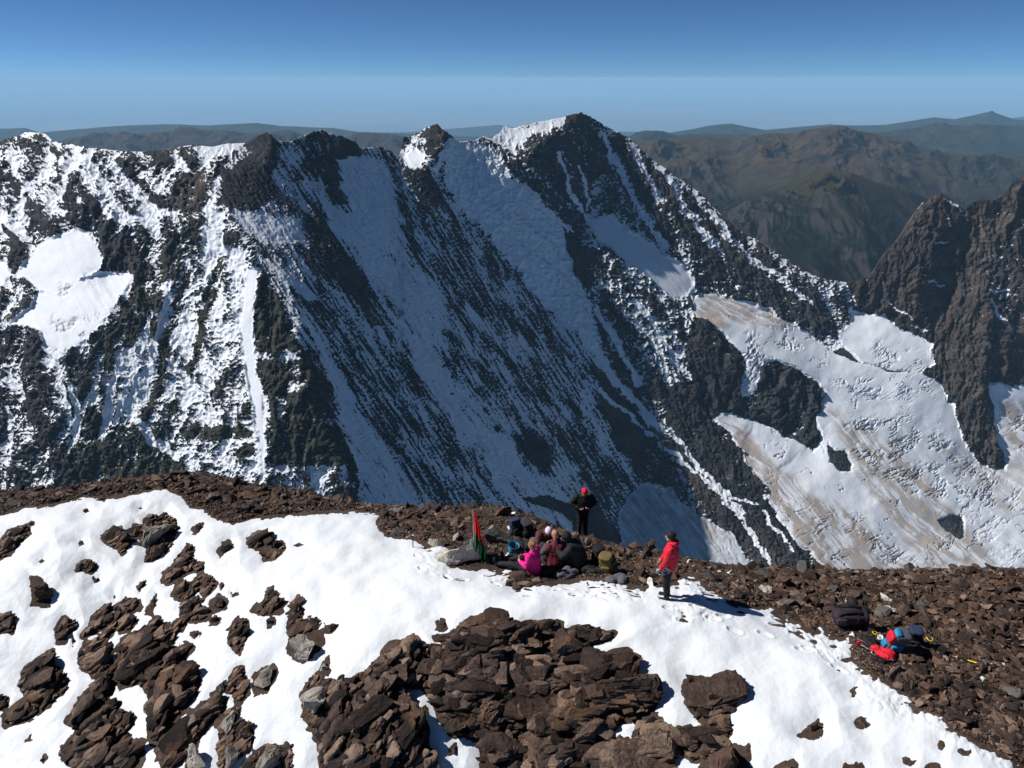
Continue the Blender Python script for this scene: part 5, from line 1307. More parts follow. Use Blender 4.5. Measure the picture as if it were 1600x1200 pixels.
def fuse(name, shapes, voxel, mat, parent, fold=0.0, fscale=9.0, smooth_iter=2, seed=0):
    """one continuous surface grown over capsules and blobs"""
    V, Fs = [], []
    for v, f in shapes:
        n0 = len(V); V += [tuple(map(float, q)) for q in v]; Fs += [tuple(int(i) + n0 for i in q) for q in f]
    me = bpy.data.meshes.new(name + "_raw"); me.from_pydata(V, [], Fs); me.update()
    tmp = bpy.data.objects.new(name + "_raw", me); COL.objects.link(tmp)
    m1 = tmp.modifiers.new("r", 'REMESH'); m1.mode = 'VOXEL'; m1.voxel_size = voxel; m1.use_smooth_shade = True
    m2 = tmp.modifiers.new("s", 'SMOOTH'); m2.factor = 0.5; m2.iterations = smooth_iter
    dg = bpy.context.evaluated_depsgraph_get(); dg.update()
    out = bpy.data.meshes.new_from_object(tmp.evaluated_get(dg)); out.name = name
    bpy.data.objects.remove(tmp); bpy.data.meshes.remove(me)
    if fold:
        n_ = len(out.vertices); co = np.zeros(n_ * 3, np.float32); no = np.zeros(n_ * 3, np.float32)
        out.vertices.foreach_get("co", co); out.vertices.foreach_get("normal", no); co = co.reshape(-1, 3); no = no.reshape(-1, 3)
        w = ridged2(co[:, 2] * fscale + co[:, 0] * 2.0, co[:, 1] * fscale * 0.6 + co[:, 0] * fscale * 0.5, 3, 500 + seed) - 0.4
        co = co + no * (fold * w)[:, None]; out.vertices.foreach_set("co", co.ravel()); out.update()
    out.materials.clear(); out.materials.append(mat)
    out.polygons.foreach_set("use_smooth", np.ones(len(out.polygons), bool))
    return link(name, out, parent)

def lerp(a, b, t): return tuple(np.array(a) * (1 - t) + np.array(b) * t)
def hand_shapes(wrist, direction, palm_n, grip=0.6, side=1):
    """palm, four fingers with knuckles and a thumb that leaves the side of the palm"""
    w = np.array(wrist, float); d = np.array(direction, float); d /= np.linalg.norm(d); n_ = np.array(palm_n, float); n_ -= d * (n_ @ d); n_ /= np.linalg.norm(n_); s = np.cross(d, n_) * side
    sh = [capsule(w, .026, w + d * .085 + s * .018, .017), capsule(w, .026, w + d * .085 - s * .018, .017), capsule(w + d * .03, .02, w + d * .085, .018)]
    for k, L in zip((-1.5, -.5, .5, 1.5), (.065, .08, .085, .072)):
        a = w + d * .088 + s * .0155 * k; b = a + (d * math.cos(grip * .6) + n_ * math.sin(grip * .6)) * L * .5
        c = b + (d * math.cos(grip * 1.7) + n_ * math.sin(grip * 1.7)) * L * .32; e = c + (d * math.cos(grip * 2.6) + n_ * math.sin(grip * 2.6)) * L * .26
        sh += [capsule(a, .0095, b, .009, 8, 3), capsule(b, .009, c, .0085, 8, 3), capsule(c, .0085, e, .0075, 8, 3)]
    a = w + d * .032 + s * .026; b = a + (d * .7 + s * .6 + n_ * .35) * .036; c = b + (d * .9 + s * .1 + n_ * .45) * .032
    sh += [capsule(a, .012, b, .0105, 8, 3), capsule(b, .0105, c, .0085, 8, 3)]
    return sh
def head_shapes(c, f, up):
    """head with brow, nose, mouth, chin and ears; f is where the face looks"""
    c = np.array(c, float); f = np.array(f, float); f /= np.linalg.norm(f); up = np.array(up, float); up -= f * (up @ f); up /= np.linalg.norm(up); s = np.cross(f, up)
    Rm = np.stack([s, f, up], 1)
    P = lambda x, y, z: c + s * x + f * y + up * z
    sh = [blob(P(0, -.012, .022), (.076, .093, .088), Rm), blob(P(0, .018, -.045), (.058, .068, .062), Rm), capsule(P(0, .055, -.088), .026, P(0, .06, -.092), .022),
          capsule(P(0, .088, .012), .009, P(0, .108, -.022), .0135), capsule(P(-.045, .068, .022), .013, P(.045, .068, .022), .013), capsule(P(-.02, .083, -.056), .008, P(.02, .083, -.056), .008),
          blob(P(.077, -.008, -.005), (.010, .02, .032), Rm, 2), blob(P(-.077, -.008, -.005), (.010, .02, .032), Rm, 2)]
    eyes = [blob(P(x, .076, .003), (.014, .009, .007), Rm, 2) for x in (-.032, .032)]
    return sh, eyes, Rm, P

def person(label, px, heading, J, top, bottom, hat=None, hair=None, boots=M_BLACK, hood=False, vest=None, group=None, drop=0.0, head_to=None, thick=1.0, sleeve=None, face_up=(0, 0, 1), collar=True):
    """J: joints in metres, x to the person's right, y forward, z up; (px) where the person touches the ground in the photograph"""
    g = hit(*px)[0]; gz_ = float(ground_z(g[0], g[1])[0])
    root = bpy.data.objects.new("person", None); COL.objects.link(root); root.location = (g[0], g[1], gz_ - drop)
    root.rotation_euler = (0, 0, math.atan2(-heading[0], heading[1])); root.empty_display_size = 0.2
    tag(root, label, "person", group)
    hf = head_to if head_to is not None else (0, 1, -0.1)
    hs, eyes, Rm, HP = head_shapes(J['head'], hf, face_up)
    body = list(hs) + [capsule(J['neck'], .052, tuple(np.array(J['head']) + Rm @ np.array([0, -.03, -.06])), .05)]
    body += [capsule(J['pelvis'], .11, J['chest'], .13), capsule(J['chest'], .10, J['neck'], .055)]
    for sd in 'LR':
        sg = 1 if sd == 'R' else -1
        body += [capsule(J['sh' + sd], .05, J['el' + sd], .038), capsule(J['el' + sd], .038, J['wr' + sd], .026), capsule(J['chest'], .07, J['sh' + sd], .05),
                 capsule(J['hip' + sd], .075, J['kn' + sd], .052), capsule(J['kn' + sd], .05, J['an' + sd], .036), capsule(J['pelvis'], .09, J['hip' + sd], .08), capsule(np.array(J['an' + sd]) + .03 * np.array(J.get('sole', (0, 0, -1))), .03, np.array(J['toe' + sd]) + .03 * np.array(J.get('sole', (0, 0, -1))), .02)]
        dirv = np.array(J.get('hd' + sd, np.array(J['wr' + sd]) - np.array(J['el' + sd])), float)
        body += hand_shapes(J['wr' + sd], dirv, J.get('pn' + sd, (-sg, .2, 0)), J.get('gr' + sd, .7), sg)
    fuse("body", body, .0075, M_SKIN, root, smooth_iter=1)
    eo = fuse("eyes", eyes, .004, M_BLACK, root, smooth_iter=0)
    k = thick
    tor = [capsule(J['pelvis'], .150 * k, J['chest'], .165 * k), capsule(J['chest'], .155 * k, lerp(J['chest'], J['neck'], .8), .085 * k)]
    tor += [capsule(lerp(J['pelvis'], J['hip' + s], .8), .125 * k, lerp(J['chest'], J['sh' + s], .45), .13 * k) for s in 'LR'] + [capsule(lerp(J['chest'], J['sh' + s], .2), .12 * k, J['sh' + s], .088 * k) for s in 'LR']
    arms = []
    for s in 'LR':
        arms += [capsule(J['sh' + s], .088 * k, J['el' + s], .066 * k), capsule(J['el' + s], .066 * k, lerp(J['el' + s], J['wr' + s], .93), .047 * k)]
    if collar: tor.append(capsule(lerp(J['chest'], J['neck'], .7), .09, J['neck'], .072))
    if vest is None:
        fuse("jacket", tor + arms, .015, top, root, .016, 9, 2, seed=len(label))
    else:
        fuse("sleeve", arms[:2], .014, sleeve, root, .012, 10, 2, 3); fuse("sleeve", arms[2:], .014, sleeve, root, .012, 10, 2, 4)
        fuse("vest", [(v, f) for v, f in tor], .015, vest, root, .016, 9, 2, 5)
    leg = [capsule(J['pelvis'], .135, lerp(J['pelvis'], J['chest'], .15), .14)]
    for s in 'LR':
        leg += [capsule(lerp(J['pelvis'], J['hip' + s], .7), .125, J['hip' + s], .112), capsule(J['hip' + s], .108, J['kn' + s], .078), capsule(J['kn' + s], .078, lerp(J['kn' + s], J['an' + s], .9), .066)]
    fuse("trousers", leg, .015, bottom, root, .014, 9, 2, 7)
    for s in 'LR':
        a, tq = np.array(J['an' + s], float), np.array(J['toe' + s], float); heel = a + (a - tq) * 0.28
        down = np.array(J.get('sole', (0, 0, -1)), float)
        fuse("boot", [capsule(a + down * -.07, .058, a + down * .03, .056), capsule(heel + down * .045, .045, a + down * .05, .05), capsule(a + down * .045, .052, tq + down * .035, .044), capsule(tq + down * .04, .04, tq + (tq - a) * .1 + down * .045, .036)], .010, boots, root, 0.003, 30, 1)
    if hair is not None:
        fuse("hair", [blob(HP(0, -.026, .032), (.086, .098, .094), Rm), blob(HP(0, -.06, -.03), (.07, .06, .07), Rm)] + ([blob(HP(0, -.105, .07), (.04, .045, .045), Rm)] if hair is M_HAIRB else []), .008, hair, root, .006, 26, 1)
    if hat is not None:
        fuse("hat", [blob(HP(0, -.018, .050), (.090, .106, .084), Rm), capsule(HP(0, -.018, .018), .093, HP(0, -.018, .030), .093)], .008, hat, root, .004, 28, 1)
    if hood:
        if hood == 'up':
            fuse("hood", [blob(HP(0, -.045, .03), (.118, .125, .132), Rm), blob(HP(0, -.06, -.06), (.10, .10, .10), Rm)], .010, top, root, .010, 14, 2)
        else:
            fuse("hood", [blob(HP(0, -.105, -.125), (.115, .085, .075), Rm), blob(HP(.06, -.07, -.13), (.055, .075, .055), Rm), blob(HP(-.06, -.07, -.13), (.055, .075, .055), Rm)], .010, top, root, .012, 16, 2)
    return root

def stand(**kw):
    J = dict(anL=(-.085, -.02, .09), anR=(.085, .0, .09), toeL=(-.10, .13, .06), toeR=(.11, .15, .06), knL=(-.09, .03, .49), knR=(.09, .04, .49), hipL=(-.09, 0, .90), hipR=(.09, 0, .90), pelvis=(0, 0, .97), chest=(0, -.01, 1.25), neck=(0, .0, 1.47),
             head=(0, .04, 1.63), shL=(-.195, -.01, 1.40), shR=(.195, -.01, 1.40), elL=(-.25, -.03, 1.12), elR=(.25, -.03, 1.12), wrL=(-.25, .09, .88), wrR=(.25, .09, .88)); J.update(kw); return J
def sit(**kw):
    J = dict(anL=(-.16, .62, .08), anR=(.16, .62, .08), toeL=(-.20, .76, .10), toeR=(.20, .76, .10), knL=(-.17, .40, .40), knR=(.17, .40, .40), hipL=(-.10, .03, .12), hipR=(.10, .03, .12), pelvis=(0, -.02, .16), chest=(0, .03, .46), neck=(0, .09, .68),
             head=(0, .14, .83), shL=(-.19, .05, .60), shR=(.19, .05, .60), elL=(-.25, .17, .36), elR=(.25, .17, .36), wrL=(-.12, .36, .40), wrR=(.12, .36, .40)); J.update(kw); return J

REST = "climbers sitting together at the resting place"
red = person("person in a red hooded jacket and black cap standing at the snow edge", (1041, 936), (-0.93, 0.36),
       stand(elL=(-.24, .05, 1.13), wrL=(-.20, .17, .90), elR=(.23, .06, 1.13), wrR=(.17, .20, .92), grL=1.0, grR=1.0, pnL=(.8, .2, 0), pnR=(-.8, .2, 0)), M_REDF, M_BLACK, hat=M_BLACK, hood='down', head_to=(0, 1, -.05), thick=1.06)
# cord loop at the hip
def tube_mesh(pts, r, n=7, closed=False):
    V, Fs = [], []
    P_ = [np.array(p, float) for p in pts]; m = len(P_)
    for i, p in enumerate(P_):
        a = P_[(i - 1) % m] if closed or i > 0 else p; b = P_[(i + 1) % m] if closed or i < m - 1 else p
        z = b - a; z /= np.linalg.norm(z) + 1e-9; h = np.array([0, 0, 1.0]) if abs(z[2]) < .9 else np.array([1.0, 0, 0]); x = np.cross(h, z); x /= np.linalg.norm(x); y = np.cross(z, x)
        V += [p + r * (math.cos(t_) * x + math.sin(t_) * y) for t_ in np.arange(n) * 2 * math.pi / n]
    for i in range(m if closed else m - 1):
        for j in range(n):
            k = (j + 1) % n; i2 = (i + 1) % m; Fs.append((i * n + j, i * n + k, i2 * n + k, i2 * n + j))
    if not closed: Fs += [tuple(range(n))[::-1], tuple(range((m - 1) * n, m * n))]
    return V, Fs
def poly_mesh(name, shapes, mat, parent=None, loc=None, smooth=True):
    V, Fs = [], []
    for v, f in shapes:
        n0 = len(V); V += [tuple(map(float, q)) for q in v]; Fs += [tuple(int(i) + n0 for i in q) for q in f]
    me = bpy.data.meshes.new(name); me.from_pydata(V, [], Fs); me.polygons.foreach_set("use_smooth", np.full(len(me.polygons), smooth)); me.update()
    if mat: me.materials.append(mat)
    return link(name, me, parent, loc)
loop = [(-.21 - .04 * math.sin(t_), .10 + .14 * math.cos(t_), .86 + .11 * math.sin(t_) - .05 * math.cos(t_)) for t_ in np.linspace(0, 2 * math.pi, 24, endpoint=False)]
loop2 = [(-.215 - .04 * math.sin(t_), .06 + .05 * math.cos(t_), .93 + .08 * math.sin(t_)) for t_ in np.linspace(0, 2 * math.pi, 18, endpoint=False)]
cord = poly_mesh("cord", [tube_mesh(loop, .008, 6, True), tube_mesh(loop2, .008, 6, True)], M_CORD); cord.matrix_world = Matrix.Translation(red.location) @ red.rotation_euler.to_matrix().to_4x4()
tag(cord, "pale blue cord loop hanging at the hip of the person in red", "cord")

blk = person("person in black with a bright red cap standing behind the group, looking down", (909, 838), (0.12, -0.99),
       stand(elL=(-.36, .0, 1.17), wrL=(-.15, .16, 1.07), elR=(.36, -.02, 1.17), wrR=(.15, .15, 1.05), hdL=(.8, .5, .1), hdR=(-.8, .5, .1), neck=(0, .05, 1.46), head=(0, .12, 1.59), chest=(0, 0, 1.25), pnL=(0, -.3, 1), pnR=(0, -.3, 1), anL=(-.11, -.02, .09), anR=(.11, .02, .09)),
       M_BLACK, M_BLACK, hat=M_CAPR, head_to=(0, .85, -.5), face_up=(0, .3, 1), thick=1.12)
blk.scale = (.93, .93, .93)
person("person in a magenta jacket with tied up hair, sitting with legs stretched to the left", (834, 896), (-0.90, 0.43),
       sit(anL=(-.12, .92, .09), anR=(.12, .86, .10), toeL=(-.14, .97, .22), toeR=(.16, .92, .23), knL=(-.11, .50, .18), knR=(.12, .47, .24), sole=(0, .8, -.25), chest=(0, .0, .44), neck=(0, .03, .66), head=(0, .07, .81), elL=(-.27, .08, .36), wrL=(-.13, .30, .34), elR=(.26, .10, .36), wrR=(.12, .32, .36)),
       M_PINK, M_BLACK, hair=M_HAIRB, group=None, head_to=(.5, 1, -.25), thick=1.08, drop=.02)
person("person in maroon vest and grey sleeves with ginger hair sitting back turned", (869, 887), (-0.28, 0.96),
       sit(chest=(0, .05, .48), neck=(0, .11, .71), head=(0, .16, .86), elL=(-.32, .14, .40), wrL=(-.14, .36, .46), elR=(.31, .16, .40), wrR=(.13, .38, .46)), M_MAUVE, M_DARK, hair=M_HAIRG, vest=M_MAROON, sleeve=M_MAUVE, head_to=(0, 1, -.35), thick=1.15)
person("person in brown red jacket and pale lilac cap bending forward while sitting", (850, 858), (0.25, -0.97),
       sit(chest=(0, .10, .46), neck=(0, .24, .64), head=(0, .34, .73), shL=(-.19, .18, .58), shR=(.19, .18, .58), elL=(-.28, .32, .38), wrL=(-.12, .48, .34), elR=(.28, .32, .38), wrR=(.12, .48, .34)), M_BRWN, M_DARK, hat=M_CAPW, head_to=(.1, .7, -.75), face_up=(0, .6, .8), thick=1.1)
person("person hunched in a black hooded jacket, sitting right of the maroon vest", (906, 889), (-0.86, 0.35),
       sit(chest=(0, .12, .50), neck=(0, .28, .72), head=(0, .40, .82), shL=(-.21, .20, .66), shR=(.21, .20, .66), elL=(-.30, .36, .46), wrL=(-.14, .58, .54), elR=(.28, .38, .44), wrR=(.10, .56, .52), knL=(-.17, .46, .46), knR=(.17, .46, .46)), M_BLACK, M_BLACK, hood='up', head_to=(0, .9, -.5), face_up=(0, .4, .9), thick=1.38)
# ------------------------------------------------------------------ flag, packs, axes and other gear
def soft_box(dims, pw=0.45, wr=0.03, seed=0, n=4, taper=0.0):
    v, f = ICO[n]; p = np.sign(v) * np.abs(v) ** pw; p = p / np.abs(p).max() * 0.5 * np.array(dims)
    if taper: p[:, :2] *= (1 - taper * (p[:, 2] / dims[2] + 0.0))[:, None]
    o = seed * 7.3
    w = ridged2(p[:, 2] * 14 + o, (p[:, 0] + p[:, 1]) * 9 + o, 3, 600 + seed) - .4
    p = p + v * (wr * w)[:, None] * min(dims)
    return [q for q in p], [tuple(q) for q in f]
def moved(shape, off, R_=None):
    v, f = shape; v = np.array(v)
    if R_ is not None: v = v @ np.array(R_).T
    return [q for q in v + np.array(off)], f
def strap(pts, w, th, normal):
    V, Fs = [], []; nrm_ = np.array(normal, float)
    P_ = [np.array(p, float) for p in pts]
    for i, p in enumerate(P_):
        d = P_[min(i + 1, len(P_) - 1)] - P_[max(i - 1, 0)]; s = np.cross(d, nrm_); s /= np.linalg.norm(s) + 1e-9; n_ = np.cross(s, d); n_ /= np.linalg.norm(n_) + 1e-9
        V += [p + s * w / 2 + n_ * th / 2, p - s * w / 2 + n_ * th / 2, p - s * w / 2 - n_ * th / 2, p + s * w / 2 - n_ * th / 2]
    for i in range(len(P_) - 1):
        for j in range(4): Fs.append((i * 4 + j, i * 4 + (j + 1) % 4, i * 4 + 4 + (j + 1) % 4, i * 4 + 4 + j))
    Fs += [(3, 2, 1, 0), tuple(range(len(V) - 4, len(V)))]
    return V, Fs
def place(root, px, eul, lift=0.0):
    g = hit(*px)[0]; root.location = (g[0], g[1], float(ground_z(g[0], g[1])[0]) + lift); root.rotation_euler = tuple(math.radians(a) for a in eul)
def empty(name, label, cat, group=None):
    o = bpy.data.objects.new(name, None); COL.objects.link(o); o.empty_display_size = .15; return tag(o, label, cat, group)
PACKS = None
def backpack(label, px, eul, dims, mats, lift=0.0, seed=1):
    w, d, h = dims; mb, ml, mp = mats
    r = empty("backpack", label, "backpack"); place(r, px, eul, lift)
    poly_mesh("bag", [moved(soft_box((w, d, h), .5, .09, seed, 4, .18), (0, 0, h / 2))], mb, r)
    poly_mesh("lid", [moved(soft_box((w * .92, d * 1.02, h * .20), .55, .10, seed + 1, 4), (0, .01, h * 1.0))], ml, r)
    poly_mesh("pocket", [moved(soft_box((w * .70, d * .35, h * .42), .5, .08, seed + 2, 3), (0, d * .50, h * .34))], mp, r)
    for s in (-1, 1):
        poly_mesh("shoulder_strap", [strap([(s * w * .2, -d * .42, h * .92), (s * w * .24, -d * .66, h * .80), (s * w * .30, -d * .72, h * .5), (s * w * .34, -d * .60, h * .22), (s * w * .40, -d * .42, h * .12)], .06, .018, (s * .2, -1, 0))], M_BLACK, r)
        poly_mesh("side_pocket", [moved(soft_box((d * .35, d * .6, h * .34), .5, .08, seed + 3, 3), (s * w * .50, 0, h * .22))], mp, r)
        poly_mesh("side_strap", [strap([(s * w * .44, d * .40, h * .72), (s * w * .53, d * .1, h * .70), (s * w * .50, -d * .3, h * .72)], .022, .006, (s, 0, 0))], M_BLACK, r)
    return r
def heap(label, px, dims, mat, name="jacket", cat="clothing", eul=(0, 0, 0), seed=3, lift=0.0, group=None):
    w, d, h = dims; rg = np.random.default_rng(seed)
    sh = [blob((rg.uniform(-.32, .32) * w, rg.uniform(-.32, .32) * d, h * rg.uniform(.2, .45)), (w * rg.uniform(.2, .34), d * rg.uniform(.2, .34), h * rg.uniform(.35, .6)), None, 2) for _ in range(9)]
    o = fuse(name, sh, .016, mat, None, .05 * min(dims) + .012, 16, 1, seed); place(o, px, eul, lift); return tag(o, label, cat, group)

# flag at the summit boulder
def flag():
    base = hit(741, 876)[0]; top_ = None
    d0 = float(project(base)[2]); base[2] -= .1
    # height of the pole from its length in the picture
    H_ = 0.1
    while project(base + (0, 0, H_))[1] > 797: H_ += .01
    r = empty("flag", "red and green flag hanging slack from a thin pole by the summit boulder", "flag"); r.location = base
    poly_mesh("pole", [capsule((0, 0, -.1), .012, (.0, 0, H_), .009)], M_STEEL, r)
    nu, nv = 34, 40; V = []
    # cloth: hoist along the pole, fly corner hanging down to the right
    for i in range(nv):
        t_ = i / (nv - 1)
        for j in range(nu):
            s = j / (nu - 1)
            z = H_ - .02 - t_ * (H_ * .66) - s * (0.10 + .62 * t_) * (0.72 + .28 * t_)
            wid = (.08 + .37 * t_ ** 1.2) * (1 + .16 * math.sin(t_ * 17 + s * 5) * t_)
            x = s * wid + .02
            y = -.10 * s + .085 * math.sin(s * 17 + t_ * 4.0) * (.25 + .9 * t_) - .05 * t_
            V.append((x, y, z))
    for k in list(range(len(V))):
        x, y, z = V[k]; V.append((x + .002, y + .004, z))
    n1 = nu * nv; q = grid_faces(nv, nu); Fs = [tuple(a) for a in q] + [tuple(a[::-1] + n1) for a in q]
    rim = [i for i in range(nu)] + [i * nu + nu - 1 for i in range(1, nv)] + [(nv - 1) * nu + j for j in range(nu - 2, -1, -1)] + [i * nu for i in range(nv - 2, 0, -1)]
    for a, b in zip(rim, rim[1:] + rim[:1]): Fs.append((a, a + n1, b + n1, b))
    o = poly_mesh("cloth", [(V, Fs)], plain("red_flag_cloth", (0.62, 0.02, 0.02), .7, .12), r)
    o.data.materials.append(plain("green_flag_cloth", (0.008, 0.10, 0.028), .7, .2))
    mi = [0] * len(Fs); nf = (nv - 1) * (nu - 1)
    for f in range(len(Fs)):
        row = min(v % n1 // nu for v in Fs[f]); mi[f] = 1 if row >= 21 else 0
    o.data.polygons.foreach_set("material_index", np.array(mi, np.int32)); o.data.update()
    bs = [(x * .01, 0, 0) for x in range(2)]
flag()

stone("boulder", "big grey brown summit boulder under the flag", [(670,872),(678,862),(700,858),(722,846),(742,838),(758,846),(769,858),(770,872),(762,880),(735,886),(702,896),(684,894),(674,886)], 201, M_TAN, None, tone=1.0, rough=.07, rise=.8, depth=.9)
stone("rock", "pale speckled rock at the upper left of the summit boulder", [(662,852),(670,841),(688,837),(702,846),(698,858),(680,864),(668,866)], 202, M_TAN, None, tone=.5, rise=.3)
stone("rock", "pale fan shaped stone standing on the summit boulder", [(700,850),(708,836),(717,831),(719,846),(710,854)], 203, M_TAN, None, sub=3, tone=.65, rise=.6)
stone("boulder", "dark rounded boulder right of the flag with a tan corner", [(755,842),(760,826),(772,816),(788,822),(802,834),(802,850),(790,868),(775,870),(762,858)], 204, M_GREY, None, tone=.3, rise=.3)
stone("rock", "long rust brown slab on the back edge above the flag", [(750,813),(758,803),(782,794),(802,790),(813,798),(802,806),(776,812),(762,816)], 205, M_RED, None, tone=.5, rise=.3)
stone("rock", "white pointed stone on the end of the rust brown slab", [(795,806),(800,797),(813,800),(806,807)], 206, M_WHITE, None, sub=3, tone=.75, rise=.9)
stone("rock", "tan corner stone leaning on the dark rounded boulder", [(757,836),(762,824),(774,815),(777,820),(768,832),(760,842)], 207, M_TAN, None, sub=3, tone=.7, rise=.8)
outcrop("rock_outcrop", "brown rubble between the stretched legs and the snow front", [(795,902),(812,893),(835,903),(850,905),(845,918),(820,920),(806,925),(793,915)], None, smax=.26, seed=210, bed=MID_BED, fill=2.2)
stone("rock", "small dark stone at the tip of the rubble in front of the seated group", [(804,918),(811,912),(817,920),(812,926),(805,925)], 211, M_ROCK, None, sub=3)
stone("rock", "brown wedge rock on the skyline left of the person in red", [(1003,858),(1010,846),(1018,838),(1024,840),(1026,852),(1030,864),(1012,868)], 212, M_ROCK, None, tone=.6, rise=.5)
stone("rock", "flat grey rock beside the boots of the magenta jacket", [(800,886),(812,874),(828,878),(830,890),(812,897)], 213, M_GREY, None, tone=.85, rise=.2)
stone("rock", "tan ribbed rock between the blue sack and the seated group", [(795,866),(806,854),(820,850),(826,862),(812,872),(800,876)], 214, M_TAN, None, tone=.25, rise=.3)
W8 = lambda L: [(1180 + x / 3.8095, 900 + y / 3.8095) for x, y in L]
whites = [("white block standing on the rock left of the red jacket", [(1008,914),(1009,904),(1016,900),(1025,908),(1024,918),(1012,920)]),
 ("pair of white stones right behind the person in red", [(1070,884),(1074,872),(1078,872),(1080,880),(1079,886)]),
 ("oval white stone on the edge right of the person in red", [(1105,877),(1108,873),(1115,873),(1120,880),(1112,883)]),
 ("leftmost of the row of white stones right of the snow mound", [(1120,893),(1123,889),(1128,890),(1128,895),(1122,896)]),
 ("knobbly white stone at the right end of the row by the snow mound", [(1131,898),(1136,891),(1143,889),(1151,899),(1145,901),(1134,901)]),
 ("long pale speckled stone at the top of the right snow margin", W8([(-15,65),(40,48),(100,52),(122,90),(105,110),(50,105),(0,90)])),
 ("white upper stone of the pale pair above the packs", W8([(735,150),(750,118),(775,112),(815,135),(848,158),(800,170),(745,165)])),
 ("white and brown lower stone of the pale pair above the packs", W8([(740,195),(790,178),(850,168),(868,200),(840,235),(785,232)])),
 ("white chip right of the black backpack", W8([(985,290),(1000,280),(1025,300),(1015,312),(995,305)])),
 ("white chip high on the right edge scree", W8([(1465,300),(1490,292),(1512,305),(1495,316),(1475,310)])),
 ("white chip cut off by the right edge", W8([(1560,298),(1580,288),(1595,300),(1575,308)])),
 ("small white chip above the flat pale chip", W8([(1440,460),(1452,450),(1466,466),(1452,472)])),
 ("flat pale chip below the small white chip", W8([(1393,525),(1412,516),(1432,530),(1410,536)])),
 ("cream upright chip right of the flat pale chip", W8([(1468,520),(1482,515),(1500,542),(1480,548)])),
 ("largest white stone in the lower right scree", W8([(1328,610),(1340,594),(1372,600),(1380,625),(1350,642)])),
 ("white wedge stone near the right edge", W8([(1528,625),(1545,602),(1575,615),(1572,638),(1545,636)])),
 ("white snow lump sized stone beside the dark duffel", [(1326,992),(1331,985),(1337,988),(1338,998),(1330,1000)]),
 ("small white stone at the back edge behind the black jacket", [(940,851),(948,845),(956,849),(950,855)]),
 ("tiny white stone on the back edge right of the standing climber", [(978,863),(982,859),(987,862),(983,865)])]
for i, (lab, pl) in enumerate(whites): stone("rock", lab, pl, 230 + i, M_WHITE if 'pale speckled' not in lab and 'brown lower' not in lab else M_TAN, "white stones on the scree", sub=3, tone=.7, rise=1.0)
for i, (lab, c, r_) in enumerate([("ochre chip below the red gear bag", (1420,1056), 3), ("ochre chip right of the snow margin in the lower scree", (1499,1094), 5), ("yellow tan stone next to the ochre chip", (1526,1097), 5.5), ("tan chip above the lower snow margin", (1435,1074), 3.2), ("tan stone on the back edge left of the rust slab", (682,804), 5)]):
    rg = np.random.default_rng(300 + i); pl = [(c[0] + r_ * rg.uniform(.8, 1.2) * math.cos(a), c[1] + .7 * r_ * rg.uniform(.8, 1.2) * math.sin(a)) for a in np.linspace(0, 6.28, 8)[:-1]]
    stone("rock", lab, pl, 260 + i, plain("ochre_stone", (.34, .22, .09), .9, .4) if i == 0 else bpy.data.materials["ochre_stone"], "tan stones on the scree", sub=3, rise=.6)
stone("rock", "large flat brown slab on the lower right scree by the snow margin", W8([(1235,880),(1255,850),(1300,838),(1360,850),(1392,882),(1380,928),(1310,930),(1240,912)]), 280, M_RED, None, tone=.35, rough=.05, rise=.25)

# ice axe stuck in the snow
def ice_axe(label, px, eul, L=.55, mat=M_BLACK, lift=-.2, headmat=M_STEEL):
    r = empty("ice_axe", label, "ice axe"); place(r, px, eul, lift)
    poly_mesh("shaft", [capsule((0, 0, 0), .011, (0, 0, L), .014)], mat, r)
    poly_mesh("grip", [capsule((0, 0, .04), .016, (0, 0, .20), .016)], M_BLACK, r)
    pick = [(0.02, 0, L + .01), (.08, 0, L + .012), (.14, 0, L - .005), (.19, 0, L - .045)]
    poly_mesh("pick", [strap(pick, .03, .006, (0, 1, 0)), strap([(.01, 0, L + .01), (-.05, 0, L + .008), (-.10, 0, L - .02)], .045, .006, (0, 0, 1))], headmat, r)
    poly_mesh("spike", [capsule((0, 0, -.06), .003, (0, 0, 0), .010)], M_STEEL, r)
    return r
ice_axe("dark ice axe stuck upright in the snow left of the summit boulder", (645, 857), (4, -3, 200), .54)
ice_axe("yellow ice axe lying on the scree right of the packs", (1492, 1030), (82, 0, 52), .50, M_YEL, .05)

# bags around the seated people
backpack("olive green backpack standing right of the seated group", (952, 892), (-14, 8, 150), (.36, .28, .50), (M_OLIVE, M_OLIVE, M_OLIVE), seed=11)
backpack("black backpack leaning between the hunched climber and the olive pack", (934, 880), (10, -6, 30), (.32, .24, .52), (M_BLACK, M_BLACK, M_DARK), seed=12)
backpack("navy backpack behind the dark boulder near the flag", (808, 836), (8, 6, 200), (.32, .24, .46), (M_BLUE, M_BLUE, M_DARK), seed=13)
backpack("black backpack left of the pale lilac cap", (826, 838), (-10, -5, 120), (.34, .26, .50), (M_BLACK, M_DARK, M_BLACK), seed=14)
heap("dark grey bag lying at the snow edge in front of the maroon vest", (881, 900), (.62, .40, .24), M_GREYF, "bag", "bag", (0, 0, 20), 21)
heap("crumpled black jacket lying between magenta jacket and grey bag", (852, 898), (.45, .34, .22), M_BLACK, seed=22)
heap("grey jacket heap at the snow edge below the olive pack", (962, 908), (.50, .34, .18), M_GREYF, seed=23)
heap("black gear sack in the shade behind the magenta jacket", (818, 858), (.5, .4, .3), M_BLACK, "bag", "bag", seed=24)
heap("red food bag held between the seated climbers", (846, 862), (.22, .16, .16), M_REDF, "bag", "bag", seed=25, lift=.12)
heap("black trouser heap in front of the leaning black pack", (926, 895), (.55, .3, .2), M_BLACK, seed=26)
